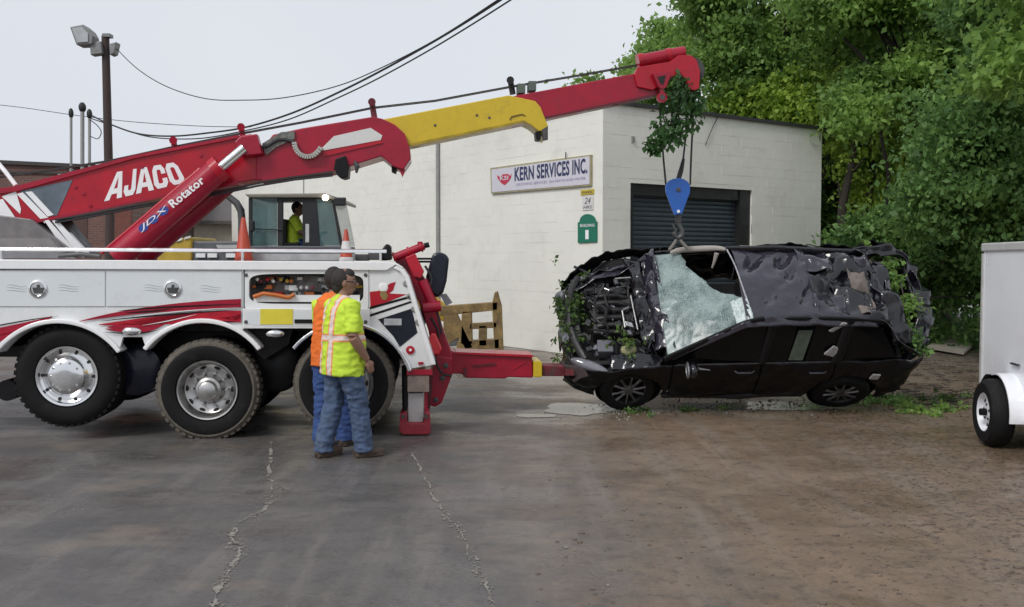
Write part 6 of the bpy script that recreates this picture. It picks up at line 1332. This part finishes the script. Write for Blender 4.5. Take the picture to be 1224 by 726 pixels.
# undergrowth at the wood's edge
P = []
for i in range(260):
    x = rng.uniform(6.6, 14); y = rng.uniform(20.2, 23.5) if x < 9.5 else rng.uniform(17.5, 23); k = 30; h = rng.uniform(.2, .75)
    P.append(np.column_stack([rng.normal(x, .28, k), rng.normal(y, .28, k), rng.uniform(.02, h, k)]))
P = np.vstack(P); link('undergrowth', leaf_mesh('undergrowth', P, .14*rng.uniform(.6, 1.4, len(P)), rng, -.3), lfC, None, Vector((0, 0, 0)), label='low dark green undergrowth along the edge of the trees', cat='undergrowth', kind='stuff')
sap = empty('sapling_stake', ground_at(1128, 408), 'thin pale bare stem standing beside the tipped board', 'stem')
g0 = ground_at(1128, 408); MB().tube([g0, g0+Vector((-.01, 0, .6)), g0+Vector((.05, 0, 1.35))], [.035, .03, .022], 8).build('stem', M('pale_stem', (.20, .19, .15), .8, var=.3), sap, smooth=True); MB().tube([g0+Vector((.04, 0, 1.2)), g0+Vector((.22, 0, 1.42))], [.016, .008], 6).build('twig', MATS['pale_stem'], sap)
bd_ = [ground_at(x, y, .09) for x, y in ((1108, 414), (1152, 421), (1166, 409), (1126, 404))]
MB().prism([p-Z*.05 for p in bd_], bd_).build('board', M('plywood', (.46, .41, .34), .8, var=.2, vscale=5), label='pale plywood board lying at the edge of the trees', cat='board')
# snagged branches
def sprig(name, label, centres, per, cr, ls, mat, seed, twigs=(), flat=.8, cat='branch', group=None, droop=.35):
    group = group or ('branches snagged by the wreck' if name == 'torn_branch' else None)
    rng = np.random.default_rng(seed); C = np.array([tuple(c) for c in centres]); b = Vector(C.mean(0)); b.z = C[:, 2].min(); t = empty(name, b, label, cat, group)
    P = crown_points(C, per, cr, rng, flat); P[:, 2] = np.maximum(P[:, 2], .012)
    me = leaf_mesh('leaves', P-np.array(b), ls*rng.uniform(.55, 1.3, len(P)), rng, droop)
    link('leaves', me, mat, t, b)
    for tw_ in twigs: MB().tube(spline([Vector(p) for p in tw_], 5), [.012*(1-.6*i/(5*(len(tw_)-1))) for i in range(5*(len(tw_)-1)+1)], 6).build('twig', bark, t)
    return t
TY = 11.55
lc_ = [(812, 95), (820, 105), (808, 108), (826, 115), (815, 120), (804, 122), (832, 122), (822, 130), (810, 133), (800, 136), (835, 132), (828, 140), (815, 143), (803, 146), (793, 150), (822, 150), (808, 156), (798, 160), (788, 160), (782, 168), (790, 172), (800, 168), (778, 174), (784, 180), (812, 164), (838, 126), (797, 128), (806, 116), (830, 106)]
sprig('snagged_branch', 'leafy branch snagged around the boom tip', [at(x, y, TY+.12*math.sin(x*3.1)) for x, y in lc_], 38, .10, .085, leaf_mat('leaf_snag', (.022, .062, .020), (.085, .19, .06), .35), 21, [[at(818, 90, TY), at(815, 125, TY), at(800, 150, TY), at(784, 176, TY)], [at(826, 100, TY), at(830, 125, TY), at(822, 150, TY)]])
lfS = leaf_mat('leaf_torn', (.04, .085, .02), (.17, .26, .07), .35)
def carpts(n, L, V, H, sd, s):
    r_ = random.Random(sd); return [K(r_.gauss(L, s[0]), r_.gauss(V, s[1]), r_.gauss(H, s[2])) for _ in range(n)]
sprig('torn_branch', 'torn leafy twigs caught in the nose of the wrecked car', carpts(40, .18, .08, .76, 3, (.10, .26, .05)), 20, .08, .06, lfS, 22)
sprig('torn_branch', 'sprig of leaves lying on the wreck beside its coolant tank', carpts(8, .88, .48, .92, 5, (.12, .10, .02)), 14, .06, .06, lfS, 23)
sprig('torn_branch', 'leafy branch stuffed through the rear window opening of the wreck', carpts(26, 4.08, -.05, 1.05, 7, (.09, .30, .07)), 40, .10, .075, lfA, 24, [[K(4.2, -.5, 1.0), K(4.15, 0, 1.1), K(4.1, .5, 1.0)]])
sprig('torn_branch', 'small leafy branch hanging from the lower tail of the wreck', carpts(9, 4.22, .58, .98, 9, (.05, .10, .08)), 30, .08, .065, lfC, 25)
gp = lambda x, y, z=.03: ground_at(x, y)+Z*z
for i, (cx_, cy_, n_, sx_, sy_, lab) in enumerate(((1102, 490, 16, 17, 5, 'fresh green leafy clippings on the mud below the wreck tail'), (1062, 479, 14, 20, 3, 'flattened dark clippings beside the rear wheel of the wreck'), (1125, 478, 8, 14, 3, 'scattered clippings on the mud towards the trailer'))):
    r_ = random.Random(30+i); sprig('fallen_clippings', lab, [gp(r_.gauss(cx_, sx_), r_.gauss(cy_, sy_)) for _ in range(n_)], 34, .10, .075, (lfD, lfC, lfS)[i], 30+i, flat=.35, cat='clippings', group='clippings around the wreck')
for i, (cx_, cy_, n_, lab) in enumerate(((855, 490, 5, 'small tuft of torn leaves on the ground below the car mirror'), (765, 494, 7, 'scattered leaf bits under the front wheel of the wreck'), (820, 492, 5, 'leaf scraps on the wet ground between mirror and front wheel'))):
    r_ = random.Random(40+i); sprig('fallen_clippings', lab, [gp(r_.gauss(cx_, 11), r_.gauss(cy_, 2)) for _ in range(n_)], 16, .07, .05, (lfS, lfC, lfS)[i], 40+i, flat=.3, cat='clippings', group='clippings around the wreck')
n = 420; px = rng.uniform(790, 1180, n); py = rng.normal(487, 7, n); P = np.array([tuple(gp(a, min(max(b, 470), 530), .012)) for a, b in zip(px, py)])
dead = leaf_mat('leaf_dead', (.05, .032, .018), (.15, .11, .05), .1)
link('leaf_litter', leaf_mesh('leaf_litter', P, .045*rng.uniform(.5, 1.4, len(P)), rng, 0), dead, None, Vector((0, 0, 0)), label='brown leaf litter and twigs strewn along the wreck', cat='leaf litter', kind='stuff')
r_ = random.Random(77); mb = MB()
for i in range(220):
    c = gp(r_.uniform(1080, 1180), r_.uniform(425, 490)); a = r_.uniform(0, 3.14); ln = r_.uniform(.05, .22); d = Vector((math.cos(a), math.sin(a), r_.uniform(-.05, .1)))*ln; mb.tube([c-d*.5, c+d*.5], .006, 4)
mb.build('twig_litter', bark, kind='stuff', label='dead twigs scattered on the dirt before the trees', cat='twigs')
